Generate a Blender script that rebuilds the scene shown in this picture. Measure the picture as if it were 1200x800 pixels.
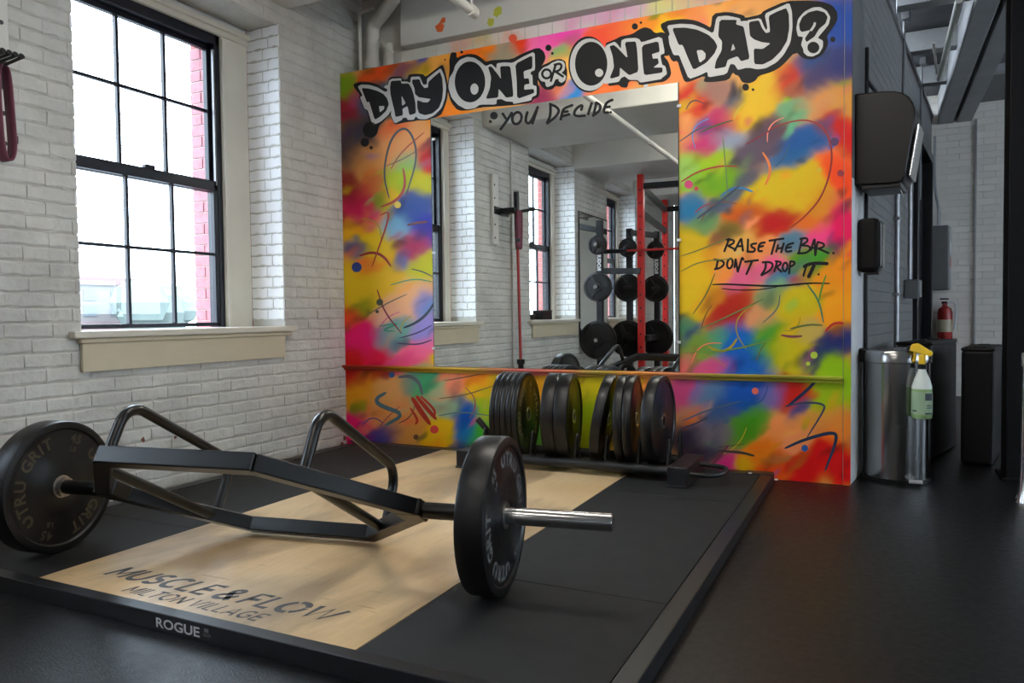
import bpy, bmesh, math, random
import numpy as np
from mathutils import Vector, Matrix, Euler
random.seed(7); RNG = np.random.RandomState(11)
SC = bpy.context.scene
COL = SC.collection
for o in list(bpy.data.objects): bpy.data.objects.remove(o)

# ------------------------------------------------------------------ camera
F = 881.7; YAW, PITCH, ROLL = map(math.radians, (26.0109, -1.9777, -0.6409))
CP = Vector((3.1883, -4.0038, 0.8482))
FW = Vector((-math.sin(YAW)*math.cos(PITCH), math.cos(YAW)*math.cos(PITCH), math.sin(PITCH)))
_rt = Vector((math.cos(YAW), math.sin(YAW), 0)); _up = _rt.cross(FW)
RT = _rt*math.cos(ROLL) + _up*math.sin(ROLL); UP = -_rt*math.sin(ROLL) + _up*math.cos(ROLL)
cam = bpy.data.objects.new('camera', bpy.data.cameras.new('camera')); COL.objects.link(cam)
cam.data.sensor_width = 36; cam.data.lens = 36*F/1200; cam.data.clip_start = .05; cam.data.clip_end = 300
cam.matrix_world = Matrix((( RT.x, UP.x, -FW.x, CP.x), (RT.y, UP.y, -FW.y, CP.y), (RT.z, UP.z, -FW.z, CP.z), (0, 0, 0, 1)))
SC.camera = cam
# ------------------------------------------------------------------ sky, lamps, exposure
SKY = 14.0
w = bpy.data.worlds.new('overcast'); SC.world = w; w.use_nodes = True
bg = w.node_tree.nodes['Background']; bg.inputs[0].default_value = (.74, .86, 1, 1); bg.inputs[1].default_value = SKY
LAMP = 26   # radiance of the tube diffusers
LAMPS = [((2.25, -1.35, 2.62), 1.5, (1, .95, .86)), ((2.3, -3.65, 2.62), .9, (1, .94, .86)), ((5.6, -1.6, 2.62), .5, (.9, .95, 1)),
         ((5.6, -4.6, 2.62), .5, (.94, .97, 1)), ((1.9, -6.2, 2.45), .9, (1, .96, .9)), ((5.6, -7.6, 2.62), .6, (.94, .97, 1))]
vs = SC.view_settings; vs.view_transform = 'Standard'; vs.look = 'None'; vs.exposure = 0.0; vs.gamma = 1; vs.use_curve_mapping = False

# ------------------------------------------------------------------ pixel helpers
def ray(px, py): return FW + RT*((px-600)/F) - UP*((py-400)/F)
def at(px, py, ax, v):
    r = ray(px, py); i = 'xyz'.index(ax); return CP + r*((v-CP[i])/r[i])
def proj(P):
    d = Vector(P)-CP; z = d.dot(FW)
    return (600+F*d.dot(RT)/z, 400-F*d.dot(UP)/z, z)

# ------------------------------------------------------------------ materials
MATS = {}
def lin(c): return tuple((v/12.92 if v <= .04045 else ((v+.055)/1.055)**2.4) for v in c)
def rgb(r, g, b): return lin((r/255, g/255, b/255))
def mat(name, col, rough=.5, metal=0, spec=.5, vary=0, vscale=8, bump=0, bscale=30, col2=None, detail=4, rvary=0, emit=None, estr=0, stretch=(1,1,1), world=False):
    m = bpy.data.materials.new(name); m.use_nodes = True; nt = m.node_tree; N = nt.nodes; L = nt.links
    p = N['Principled BSDF']; p.inputs['Base Color'].default_value = (*col, 1); p.inputs['Roughness'].default_value = rough
    p.inputs['Metallic'].default_value = metal; p.inputs['Specular IOR Level'].default_value = spec
    if emit: p.inputs['Emission Color'].default_value = (*emit, 1); p.inputs['Emission Strength'].default_value = estr
    if vary or bump or rvary:
        tc = N.new('ShaderNodeTexCoord'); mp = N.new('ShaderNodeMapping'); mp.inputs['Scale'].default_value = stretch
        L.new(N.new('ShaderNodeNewGeometry').outputs['Position'] if world else tc.outputs['Object'], mp.inputs[0])
    if vary or rvary:
        nz = N.new('ShaderNodeTexNoise'); nz.inputs['Scale'].default_value = vscale; nz.inputs['Detail'].default_value = detail; nz.inputs['Roughness'].default_value = .62
        L.new(mp.outputs[0], nz.inputs['Vector'])
    if vary:
        r = N.new('ShaderNodeValToRGB'); c2 = col2 or tuple(v*(1-vary) for v in col)
        r.color_ramp.elements[0].position = .35; r.color_ramp.elements[1].position = .65
        r.color_ramp.elements[0].color = (*c2, 1); r.color_ramp.elements[1].color = (*col, 1)
        L.new(nz.outputs['Fac'], r.inputs[0]); L.new(r.outputs[0], p.inputs['Base Color'])
    if rvary:
        mr = N.new('ShaderNodeMapRange'); mr.inputs[3].default_value = rough-rvary; mr.inputs[4].default_value = rough+rvary
        mr.inputs[1].default_value = .3; mr.inputs[2].default_value = .7
        L.new(nz.outputs['Fac'], mr.inputs[0]); L.new(mr.outputs[0], p.inputs['Roughness'])
    if bump:
        nb = N.new('ShaderNodeTexNoise'); nb.inputs['Scale'].default_value = bscale; nb.inputs['Detail'].default_value = 5
        L.new(mp.outputs[0], nb.inputs['Vector'])
        bp = N.new('ShaderNodeBump'); bp.inputs['Strength'].default_value = 1; bp.inputs['Distance'].default_value = bump
        L.new(nb.outputs['Fac'], bp.inputs['Height']); L.new(bp.outputs[0], p.inputs['Normal'])
    MATS[name] = m; return m
def attr_mat(name, rough=.45, bump=.0006):
    m = mat(name, (.8,.8,.8), rough, bump=bump, bscale=60); N = m.node_tree.nodes
    a = N.new('ShaderNodeVertexColor'); a.layer_name = 'paint'
    m.node_tree.links.new(a.outputs['Color'], N['Principled BSDF'].inputs['Base Color']); return m
def brick_mat(name, col, mortar, bw=.205, bh=.0645, bump=.004):
    m = mat(name, col, .7); nt = m.node_tree; N = nt.nodes; L = nt.links
    tc = N.new('ShaderNodeTexCoord'); sx = N.new('ShaderNodeSeparateXYZ'); cb = N.new('ShaderNodeCombineXYZ'); ad = N.new('ShaderNodeMath')
    L.new(tc.outputs['Object'], sx.inputs[0]); L.new(sx.outputs[0], ad.inputs[0]); L.new(sx.outputs[1], ad.inputs[1])
    L.new(ad.outputs[0], cb.inputs[0]); L.new(sx.outputs[2], cb.inputs[1])
    b = N.new('ShaderNodeTexBrick'); b.inputs['Scale'].default_value = 1; b.inputs['Brick Width'].default_value = bw; b.inputs['Row Height'].default_value = bh
    b.inputs['Mortar Size'].default_value = .004; b.inputs['Mortar Smooth'].default_value = .5
    b.inputs['Color1'].default_value = (*col, 1); b.inputs['Color2'].default_value = (*[v*.9 for v in col], 1); b.inputs['Mortar'].default_value = (*mortar, 1)
    L.new(cb.outputs[0], b.inputs['Vector']); L.new(b.outputs['Color'], N['Principled BSDF'].inputs['Base Color'])
    bp = N.new('ShaderNodeBump'); bp.inputs['Distance'].default_value = bump; bp.invert = True
    L.new(b.outputs['Fac'], bp.inputs['Height']); L.new(bp.outputs[0], N['Principled BSDF'].inputs['Normal']); return m

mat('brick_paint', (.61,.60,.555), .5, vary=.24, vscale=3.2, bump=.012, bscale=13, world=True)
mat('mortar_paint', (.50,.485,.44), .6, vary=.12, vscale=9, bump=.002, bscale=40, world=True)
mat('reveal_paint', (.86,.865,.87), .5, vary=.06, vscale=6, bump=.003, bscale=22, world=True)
mat('bare_brick', (.22,.075,.045), .85, vary=.3, vscale=30, bump=.003, bscale=40)
mat('white_paint', (.66,.645,.60), .5, vary=.1, vscale=3, bump=.001, bscale=18)
mat('cream_paint', (.56,.49,.35), .5, vary=.08, vscale=5, bump=.0012, bscale=14, stretch=(1,.4,1))
mat('casing_paint', (.62,.58,.49), .45, vary=.06, vscale=4)
mat('ceiling_paint', (.62,.61,.57), .6, vary=.1, vscale=2)
mat('grey_paint', (.17,.17,.172), .6, vary=.12, vscale=2.5, bump=.001)
mat('dark_ceiling', (.12,.12,.125), .8, vary=.3, vscale=3)
mat('joist_paint', (.42,.42,.42), .7, vary=.15, vscale=5)
mat('pipe_paint', (.62,.60,.54), .4, vary=.12, vscale=9)
mat('black_frame', (.008,.0085,.011), .35, spec=.4)
mat('window_black', (.007,.008,.015), .38, spec=.35, vary=.3, vscale=15)
mat('rubber_floor', (.008,.0083,.009), .40, spec=.38, vary=.3, vscale=40, bump=.0010, bscale=170, rvary=.06)
mat('mat_rubber', (.018,.0185,.019), .72, spec=.3, vary=.25, vscale=14, bump=.0007, bscale=350)
mat('platform_steel', (.012,.0125,.0145), .40, spec=.45, vary=.25, vscale=25, bump=.0002, bscale=300)
mat('bar_paint', (.006,.0063,.0072), .30, spec=.42, vary=.2, vscale=12, bump=.00015, bscale=500)
mat('chrome', (.62,.62,.63), .18, 1, vary=.15, vscale=60, stretch=(1,1,1))
mat('steel_ring', (.42,.41,.40), .28, 1)
mat('plate_rubber', (.0065,.0065,.007), .38, spec=.42, vary=.35, vscale=7, bump=.0003, bscale=200, rvary=.1)
mat('plate_ink_gold', (.06,.045,.025), .6)
mat('plate_ink_grey', (.16,.16,.155), .6)
mat('plate_ink_cream', (.32,.25,.13), .6)
mat('white_ink', (.62,.62,.62), .5)
mat('stencil_ink', (.035,.035,.042), .55, vary=.35, vscale=25, col2=(.09,.085,.085))
mat('black_ink', (.010,.010,.011), .6, spec=.25)
mat('letter_white', (.56,.555,.54), .45, vary=.08, vscale=6)
mat('mirror_glass', (.90,.93,.91), .0, 1)
mat('stainless', (.36,.36,.36), .20, 1, vary=.12, vscale=3, stretch=(1,1,.15))
mat('black_plastic', (.008,.008,.009), .3, spec=.3)
mat('column_black', (.004,.004,.005), .5, spec=.2)
mat('smoke_plastic', (.008,.007,.0065), .3, spec=.16)
mat('bag_plastic', (.02,.02,.022), .3)
mat('yellow_plastic', (.80,.50,.01), .35)
mat('green_liquid', (.30,.46,.20), .25, spec=.5, vary=.08, vscale=20)
mat('bottle_white', (.62,.66,.60), .3)
mat('label_ink', (.03,.04,.06), .5)
mat('label_green', (.30,.42,.26), .5)
mat('grey_metal', (.20,.20,.205), .45, .3, vary=.1, vscale=10)
mat('galvanised', (.42,.42,.43), .4, .7, vary=.15, vscale=25)
mat('extinguisher_red', (.42,.015,.012), .3)
mat('label_cream', (.55,.48,.33), .5)
mat('sticker_red', (.5,.04,.03), .5)
mat('vinyl_black', (.008,.008,.009), .5, spec=.25, vary=.2, vscale=6, bump=.0006, bscale=25)
mat('rack_red', (.50,.014,.010), .35)
mat('band_pink', (.20,.05,.085), .55, vary=.2, vscale=20)
mat('bar_red', (.35,.02,.015), .35)
mat('red_brick', (.46,.20,.22), .85, vary=.25, vscale=20, bump=.003, bscale=60)
mat('concrete', (.16,.165,.165), .9, vary=.1, vscale=2)
mat('house_pale', (.185,.17,.165), .9, spec=0); mat('house_trim', (.19,.14,.14), .9, spec=0); mat('house_glass', (.13,.15,.16), .9, spec=0)
mat('foliage', (.145,.175,.16), .9, spec=0, vary=.15, vscale=1)
mat('lamp_white', (.8,.8,.8), .4)
mat('paper_white', (.75,.75,.74), .7)
m = mat('pane_glass', (.9,.95,.97), .0); nt = m.node_tree   # thin clear sheet: mostly see-through with a weak reflection
g = nt.nodes.new('ShaderNodeBsdfGlossy'); g.inputs['Roughness'].default_value = .0
t = nt.nodes.new('ShaderNodeBsdfTransparent'); t.inputs[0].default_value = (.95,.97,.98,1)
lw = nt.nodes.new('ShaderNodeLayerWeight'); lw.inputs[0].default_value = .5; pw = nt.nodes.new('ShaderNodeMath'); pw.operation = 'POWER'; pw.inputs[1].default_value = 4
fr = nt.nodes.new('ShaderNodeMath'); fr.operation = 'MULTIPLY_ADD'; fr.inputs[1].default_value = .5; fr.inputs[2].default_value = .03
nt.links.new(lw.outputs['Facing'], pw.inputs[0]); nt.links.new(pw.outputs[0], fr.inputs[0])
mx = nt.nodes.new('ShaderNodeMixShader')
nt.links.new(fr.outputs[0], mx.inputs[0]); nt.links.new(t.outputs[0], mx.inputs[1]); nt.links.new(g.outputs[0], mx.inputs[2])
nt.links.new(mx.outputs[0], nt.nodes['Material Output'].inputs[0])
# plywood: tan with grain, scuffs and dark stains
def wood_mat():
    m = mat('plywood', (.52,.36,.19), .38, bump=.0002, bscale=120); nt = m.node_tree; N = nt.nodes; L = nt.links; p = N['Principled BSDF']
    tc = N.new('ShaderNodeTexCoord')
    def noise(sc, stretch, det=5, rot=0, dist=0):
        mp = N.new('ShaderNodeMapping'); mp.inputs['Scale'].default_value = stretch; mp.inputs['Rotation'].default_value = (0,0,rot); L.new(tc.outputs['Object'], mp.inputs[0])
        n = N.new('ShaderNodeTexNoise'); n.inputs['Scale'].default_value = sc; n.inputs['Detail'].default_value = det; n.inputs['Distortion'].default_value = dist
        L.new(mp.outputs[0], n.inputs['Vector']); return n
    def ramp(src, a, b, ca, cb):
        r = N.new('ShaderNodeValToRGB'); r.color_ramp.elements[0].position = a; r.color_ramp.elements[1].position = b
        r.color_ramp.elements[0].color = (*ca,1); r.color_ramp.elements[1].color = (*cb,1); L.new(src, r.inputs[0]); return r
    def mul(a, b, fac=1):
        x = N.new('ShaderNodeMix'); x.data_type = 'RGBA'; x.blend_type = 'MULTIPLY'; x.inputs[0].default_value = fac
        L.new(a, x.inputs[6]); L.new(b, x.inputs[7]); return x.outputs[2]
    base = ramp(noise(1.6, (1,1,1), 4).outputs['Fac'], .35, .68, (.66,.45,.23), (.74,.56,.34)).outputs[0]
    grain = ramp(noise(5, (14,1.2,1), 6, 0, .6).outputs['Fac'], .35, .7, (.93,.91,.87), (1,1,1)).outputs[0]
    stain = ramp(noise(2.3, (1.5,.55,1), 5, .5, .4).outputs['Fac'], .38, .54, (.56,.54,.53), (1,1,1)).outputs[0]
    scr = ramp(noise(11, (.6,4,1), 4, .35).outputs['Fac'], .25, .33, (.70,.62,.56), (1,1,1)).outputs[0]
    L.new(mul(mul(mul(base, grain), stain), scr), p.inputs['Base Color'])
wood_mat()

# ------------------------------------------------------------------ mesh helpers
class MB:
    def __init__(s): s.v = []; s.f = []
    def add(s, vs, fs, M=None):
        n = len(s.v); s.v += [tuple(M @ Vector(v)) if M else tuple(v) for v in vs]; s.f += [tuple(i+n for i in f) for f in fs]; return s
    def box(s, lo, hi, M=None):
        x0,y0,z0 = lo; x1,y1,z1 = hi
        return s.add([(x0,y0,z0),(x1,y0,z0),(x1,y1,z0),(x0,y1,z0),(x0,y0,z1),(x1,y0,z1),(x1,y1,z1),(x0,y1,z1)],
                     [(0,3,2,1),(4,5,6,7),(0,1,5,4),(1,2,6,5),(2,3,7,6),(3,0,4,7)], M)
    def bar(s, p0, p1, w, h, up):            # rectangular bar from p0 to p1
        p0 = Vector(p0); p1 = Vector(p1); d = (p1-p0).normalized(); u = Vector(up); u = (u-d*u.dot(d)).normalized(); r = d.cross(u)
        vs = [p+r*(a*w/2)+u*(b*h/2) for p in (p0,p1) for a,b in ((-1,-1),(1,-1),(1,1),(-1,1))]
        return s.add(vs, [(0,1,2,3),(7,6,5,4),(0,4,5,1),(1,5,6,2),(2,6,7,3),(3,7,4,0)])
    def tube(s, pts, r, n=12, cap=True):
        pts = [Vector(p) for p in pts]; rr = r if isinstance(r, (list,tuple)) else [r]*len(pts)
        prev = None; base = len(s.v); fs = []
        for i, p in enumerate(pts):
            d = (pts[min(i+1,len(pts)-1)]-pts[max(i-1,0)]).normalized()
            if prev is None:
                a = Vector((0,0,1)) if abs(d.z) < .9 else Vector((1,0,0)); u = (a-d*a.dot(d)).normalized()
            else: u = (prev-d*prev.dot(d)).normalized()
            prev = u; w_ = d.cross(u)
            for k in range(n):
                t = 2*math.pi*k/n; s.v.append(tuple(p+(u*math.cos(t)+w_*math.sin(t))*rr[i]))
        for i in range(len(pts)-1):
            for k in range(n):
                a = base+i*n+k; b = base+i*n+(k+1)%n; fs.append((a,b,b+n,a+n))
        if cap: fs.append(tuple(base+k for k in range(n))[::-1]); fs.append(tuple(base+(len(pts)-1)*n+k for k in range(n)))
        s.f += fs; return s
    def lathe(s, prof, n=48, M=None, close=False, cap=True):   # profile (r, z) about Z
        base = len(s.v); k = len(prof)
        vs = [(r*math.cos(2*math.pi*i/n), r*math.sin(2*math.pi*i/n), z) for i in range(n) for r, z in prof]
        fs = []
        for i in range(n):
            j = (i+1) % n
            for q in range(k if close else k-1):
                q2 = (q+1) % k; fs.append((i*k+q, j*k+q, j*k+q2, i*k+q2))
        if not close and cap:
            if prof[0][0] > 1e-6: fs.append(tuple(i*k for i in range(n))[::-1])
            if prof[-1][0] > 1e-6: fs.append(tuple(i*k+k-1 for i in range(n)))
        return s.add(vs, fs, M)
    def build(s, name, m, parent=None, smooth=False, bevel=0, loc=None):
        me = bpy.data.meshes.new(name); me.from_pydata(s.v, [], s.f); me.update()
        if smooth:
            me.polygons.foreach_set('use_smooth', [True]*len(me.polygons))
            try: me.set_sharp_from_angle(angle=math.radians(40))
            except Exception: pass
        o = bpy.data.objects.new(name, me); COL.objects.link(o); me.materials.append(MATS[m] if isinstance(m, str) else m)
        if loc is not None:
            for v in me.vertices: v.co -= Vector(loc)
            o.location = loc
        if bevel:
            b = o.modifiers.new('bevel','BEVEL'); b.width = bevel; b.segments = 2; b.limit_method = 'ANGLE'; b.harden_normals = False
        if parent: attach(o, parent)
        return o
def attach(o, parent):
    o.parent = parent; o.matrix_parent_inverse = parent.matrix_basis.inverted()
def tag(o, label, cat, group=None):
    o['label'] = label; o['category'] = cat
    if group: o['group'] = group
    return o
def thing(name, loc, label, cat, group=None, M=None):
    o = bpy.data.objects.new(name, None); COL.objects.link(o); o.empty_display_size = .1
    if M is not None: o.matrix_basis = M
    else: o.location = loc
    return tag(o, label, cat, group)
def struct(o): o['kind'] = 'structure'; return o
def sroot(name, loc=(0,0,0)):
    o = bpy.data.objects.new(name, None); COL.objects.link(o); o.location = loc; return struct(o)
def box(name, lo, hi, m, parent=None, bevel=0): return MB().box(lo, hi).build(name, m, parent, bevel=bevel)
def smoothpath(pts, it=2):
    pts = [Vector(p) for p in pts]
    for _ in range(it):
        q = [pts[0]]
        for a, b in zip(pts, pts[1:]): q += [a*.75+b*.25, a*.25+b*.75]
        q.append(pts[-1]); pts = q
    return pts
def glyphs(body, size, shear=0, offset=0, spacing=1, align='LEFT'):
    cu = bpy.data.curves.new('t','FONT'); cu.body = body; cu.size = size; cu.shear = shear; cu.offset = offset; cu.space_character = spacing; cu.align_x = align
    cu.resolution_u = 3; ob = bpy.data.objects.new('t', cu); COL.objects.link(ob); bpy.context.view_layer.update()
    me = bpy.data.meshes.new_from_object(ob.evaluated_get(bpy.context.evaluated_depsgraph_get()))
    vs = [tuple(v.co) for v in me.vertices]; fs = [tuple(p.vertices) for p in me.polygons]
    bpy.data.objects.remove(ob); bpy.data.curves.remove(cu); bpy.data.meshes.remove(me); return vs, fs
_gc = {}
def glyph(c, size, offset=0):
    k = (c, size, offset)
    if k not in _gc:
        vs, fs = glyphs(c, size, 0, offset); xs = [v[0] for v in vs] or [0, size*.3]; _gc[k] = (vs, fs, min(xs), max(xs))
    return _gc[k]

# ================================================================== THE SETTING
zp = .0512
box('floor', (-.30,-9.1,-.1), (9.1, 4.7,0), 'rubber_floor'); struct(bpy.data.objects['floor'])
WIN = [(-1.835,-.56), (-4.255,-2.98), (-6.68,-5.40)]        # window openings in the left wall
ZS, ZH, CEIL = .80, .0645*40, 3.0
# ---- left wall: backing of mortar, every brick on it
wl = MB()
ys = [.30] + [q for a,b in WIN for q in (b,a)] + [-9]
for i in range(0, len(ys), 2): wl.box((-.25, ys[i+1], 0), (-.006, ys[i], CEIL))
for a,b in WIN:
    wl.box((-.25,a,0), (-.006,b,ZS-.04)); wl.box((-.25,a,ZH), (-.006,b,CEIL))
wall_left = struct(wl.build('wall_left','mortar_paint'))
def brick_mesh(L, H, D, seed, mname, open_end=None):
    """one painted brick: wavy arrises, soft top and bottom edges; the ends stand open (a visible joint) or are painted flush"""
    r = random.Random(seed); j = lambda k: r.uniform(-k,k); cz = .0085
    cx = r.uniform(.0015,.003) if (open_end if open_end is not None else seed % 5 < 2) else .0002
    xs = [-L/2,-L*.3+j(.02),-L*.08+j(.02),L*.14+j(.02),L*.32+j(.02),L/2]
    bot = [(x,-H/2+j(.0028)) for x in xs]; top = [(x,H/2+j(.0028)) for x in xs[::-1]]
    ring = bot+top; n = len(ring)
    inn = [(x-math.copysign(cx,x) if abs(x) > L*.45 else x, z-math.copysign(cz*r.uniform(.6,1.3),z)) for x,z in ring]
    dep = [-.0045+j(.0012) for _ in ring]
    vs = [(-D,x,z) for x,z in ring]+[(d_,x,z) for d_,(x,z) in zip(dep,ring)]+[(j(.0016) if cx > .001 else j(.0010),x,z) for x,z in inn]
    fs = []
    for k in range(n):
        m_ = (k+1) % n; fs += [(k,m_,n+m_,n+k),(n+k,n+m_,2*n+m_,2*n+k)]
    h = n//2
    for k in range(h-1): fs.append((2*n+k,2*n+k+1,2*n+n-2-k,2*n+n-1-k))
    me = bpy.data.meshes.new('brick'); me.from_pydata(vs, [], fs); me.materials.append(MATS[mname]); return me
BR = [brick_mesh(.20,.0595,.012,k,'brick_paint') for k in range(12)]
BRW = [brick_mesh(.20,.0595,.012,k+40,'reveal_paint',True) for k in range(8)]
bricks = []
CH = .0645
def brick_row(z, y0, y1, off):        # lay bricks between y0 < y1 on the course starting at z
    y = y0 - off
    while y < y1 - .004:
        a = max(y, y0); b = min(y+.203, y1)
        if b - a > .02: bricks.append((a+.0004, b-.0004, z+CH/2))
        y += .203
for k in range(int(CEIL/CH)):
    z = k*CH; off = (k % 2)*.1015 + random.uniform(-.015,.015)
    hdr = k % 7 == 3
    segs = []
    inwin = z+CH > ZS-.03 and z < ZH-.01
    lo = -8.8
    if inwin:
        for a,b in reversed(WIN): segs.append((lo,a)); lo = b
    segs.append((lo,.27))
    for a,b in segs: brick_row(z, a, b, off)
scored = []
for i,(a,b,z) in enumerate(bricks):
    y = (a+b)/2; px, py, d = proj((0,y,z)); vis = d > .3 and -30 < px < 412 and -5 < py < 560
    below = py > 395 and a > -1.83 and b < -.56 and z > .615
    hid = (z > .61 and z < .80 and a > -1.85 and b < -.58)
    scored.append((((b-a)/d**2 if vis and not hid else 0), i))
scored.sort(reverse=True); singles = {i for s_,i in scored[:300]}
rest = MB()
for i,(a,b,z) in enumerate(bricks):
    me = BR[RNG.randint(12)]; dx = RNG.uniform(-.0007,.0007); sy = (b-a)/.20
    rz = RNG.normal(0,.006)
    if i in singles:
        o = bpy.data.objects.new('brick', me); COL.objects.link(o); o.location = (dx,(a+b)/2,z); o.scale = (1,sy,1); o.rotation_euler = (RNG.normal(0,.006),0,0); o.parent = wall_left
    else:
        rest.add([(v.co.x+dx, v.co.y*sy+(a+b)/2, v.co.z+z) for v in me.vertices], [tuple(p.vertices) for p in me.polygons])
o = rest.build('painted_bricks','brick_paint',wall_left); o['kind'] = 'stuff'
# bricks on the window reveals (both jambs)
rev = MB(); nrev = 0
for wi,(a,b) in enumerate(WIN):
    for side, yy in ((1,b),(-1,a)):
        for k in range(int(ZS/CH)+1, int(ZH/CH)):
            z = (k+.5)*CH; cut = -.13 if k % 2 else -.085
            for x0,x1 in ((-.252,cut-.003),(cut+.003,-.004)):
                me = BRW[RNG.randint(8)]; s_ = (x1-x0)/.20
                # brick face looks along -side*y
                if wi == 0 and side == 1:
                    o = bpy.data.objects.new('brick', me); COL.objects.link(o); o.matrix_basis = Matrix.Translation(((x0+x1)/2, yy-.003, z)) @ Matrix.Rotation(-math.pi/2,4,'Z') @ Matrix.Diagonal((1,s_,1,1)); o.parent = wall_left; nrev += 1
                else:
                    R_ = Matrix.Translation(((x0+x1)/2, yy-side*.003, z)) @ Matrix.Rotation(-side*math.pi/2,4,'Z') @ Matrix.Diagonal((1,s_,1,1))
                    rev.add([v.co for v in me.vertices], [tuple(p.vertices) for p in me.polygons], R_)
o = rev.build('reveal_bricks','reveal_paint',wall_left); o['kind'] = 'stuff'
# chipped paint near the corner
for (px,py,s_) in ((404,513,.018),(401,520,.012),(168,515,.010),(206,512,.008)):
    P = at(px,py,'x',.003); n_ = 9; vs = [(P.x+.0015, P.y+s_*random.uniform(.6,1.3)*math.cos(t), P.z+s_*random.uniform(.5,1.5)*math.sin(t)) for t in [2*math.pi*k/n_ for k in range(n_)]]
    MB().add(vs+[(v[0]-.004,v[1],v[2]) for v in vs], [tuple(range(n_))]+[(k,(k+1)%n_,n_+(k+1)%n_,n_+k) for k in range(n_)]).build('bare_brick_chip','bare_brick',wall_left)
# outer skin of red brick with narrower openings, seen through the glass
ob = MB(); XO0, XO1 = -.52, -.35; prev = .30
for a,b in WIN:
    ob.box((XO0,b-.185,-.5),(XO1,prev,3.3)); ob.box((XO0,a-.10,-.5),(XO1,b-.185,ZS-.02)); ob.box((XO0,a-.10,2.52),(XO1,b-.185,3.3)); prev = a-.10
ob.box((XO0,-9,-.5),(XO1,prev,3.3))
wo = struct(ob.build('wall_outer',brick_mat('red_brick_wall',(.40,.115,.10),(.45,.33,.30))))
rb = MB(); a,b = WIN[0]
for k in range(int(ZS/CH), int(2.5/CH)):
    rb.box((-.524, b-.189, k*CH+.004), (-.44 if k%2 else -.40, b-.17, (k+1)*CH-.004)); rb.box((-.432 if k%2 else -.392, b-.189, k*CH+.004), (-.352, b-.17, (k+1)*CH-.004))
o = rb.build('outer_bricks','red_brick',wo); o['kind'] = 'stuff'

# ---- windows
def make_window(n, a, b):
    """a < b: opening along y; double-hung sash, 3 x 2 panes each"""
    r = sroot('window_%d' % n, (0,(a+b)/2,ZS)); D = -.255
    P = lambda nm, lo, hi, m, bev=.003, par=None: box(nm, lo, hi, m, par or r, bevel=bev)
    # casing boards either side and the head
    for y0,y1 in ((b-.20,b),(a,a+.115)):
        P('casing', (D-.06,y0,ZS), (D,y1,2.49), 'casing_paint'); 
        P('casing_bead', (D,(y0 if y1==b else y1-.03),ZS), (D+.014,(y0+.03 if y1==b else y1),2.47), 'casing_paint')
    P('head_casing', (D-.06,a,2.485), (D+.012,b,2.535), 'casing_paint')
    P('head_panel', (D-.06,a,2.535), (D-.006,b,2.66), 'white_paint')
    P('head_moulding', (D+.012,a,2.515), (D+.035,b,2.545), 'casing_paint')
    ya, yb = a+.115, b-.20                      # dark frame
    for y0,y1 in ((ya,ya+.034),(yb-.034,yb)): P('jamb', (D-.10,y0,ZS), (D-.012,y1,2.49), 'window_black')
    P('head_jamb', (D-.10,ya,2.43), (D-.012,yb,2.49), 'window_black')
    P('jamb_track', (D-.030,yb-.046,1.62), (D-.014,yb-.036,2.40), 'grey_metal', .001)
    y0, y1 = ya+.034, yb-.034
    def sash(nm, x0, x1, z0, z1, rb, rt_, rs, zm):
        s_ = bpy.data.objects.new(nm, None); COL.objects.link(s_); s_.location = ((x0+x1)/2,(y0+y1)/2,z0); attach(s_, r)
        P('bottom_rail', (x0,y0,z0), (x1,y1,z0+rb), 'window_black', .003, s_); P('top_rail', (x0,y0,z1-rt_), (x1,y1,z1), 'window_black', .003, s_)
        for p_,q in ((y0,y0+rs),(y1-rs,y1)): P('stile', (x0,p_,z0), (x1,q,z1), 'window_black', .003, s_)
        g0, g1 = y0+rs, y1-rs; zb, zt = z0+rb, z1-rt_; th = (g1-g0)/3
        cs = [g0, g0+th, g0+2*th, g1]
        for c in cs[1:3]: P('muntin', (x0+.006,c-.008,zb), (x1-.004,c+.008,zt), 'window_black', .002, s_)
        P('muntin', (x0+.007,g0,zm-.008), (x1-.005,g1,zm+.008), 'window_black', .002, s_)
        for i in range(3):
            for e,f in ((zb,zm),(zm,zt)): MB().box(((x0+x1)/2-.002,cs[i],e),((x0+x1)/2+.002,cs[i+1],f)).build('pane','pane_glass',s_)
    sash('upper_sash', D-.090, D-.056, 1.585, 2.432, .05, .03, .022, 2.052)
    sash('lower_sash', D-.050, D-.016, ZS+.006, 1.645, .022, .058, .028, 1.222)
    box('sash_lock', (D-.016,(y0+y1)/2-.03,1.645), (D-.045,(y0+y1)/2+.03,1.665), 'window_black', r, .004)
    # sill and apron
    MB().box((D-.012,a,ZS-.045),(0,b,ZS)).box((0,a-.062,ZS-.032),(.045,b+.062,ZS)).build('sill','casing_paint',r,bevel=.006)
    box('sill_moulding', (.004,a-.03,ZS-.055), (.032,b+.03,ZS-.032), 'cream_paint', r, .006)
    box('apron', (.004,a-.012,.617), (.022,b-.022,ZS-.055), 'cream_paint', r, .002)
    return r
for i,(a,b) in enumerate(WIN): make_window(i+1, a, b)
# sloped white soffits in the window heads
so = MB()
for a,b in WIN: so.add([(-.262,a,2.655),(-.262,b,2.655),(-.012,b,ZH-.002),(-.012,a,ZH-.002),(-.262,a,2.69),(-.262,b,2.69),(-.012,b,2.62),(-.012,a,2.62)],[(0,1,2,3),(4,7,6,5),(0,4,5,1),(2,6,7,3),(1,5,6,2),(0,3,7,4)])
so.build('head_soffit','white_paint',wall_left)

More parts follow.
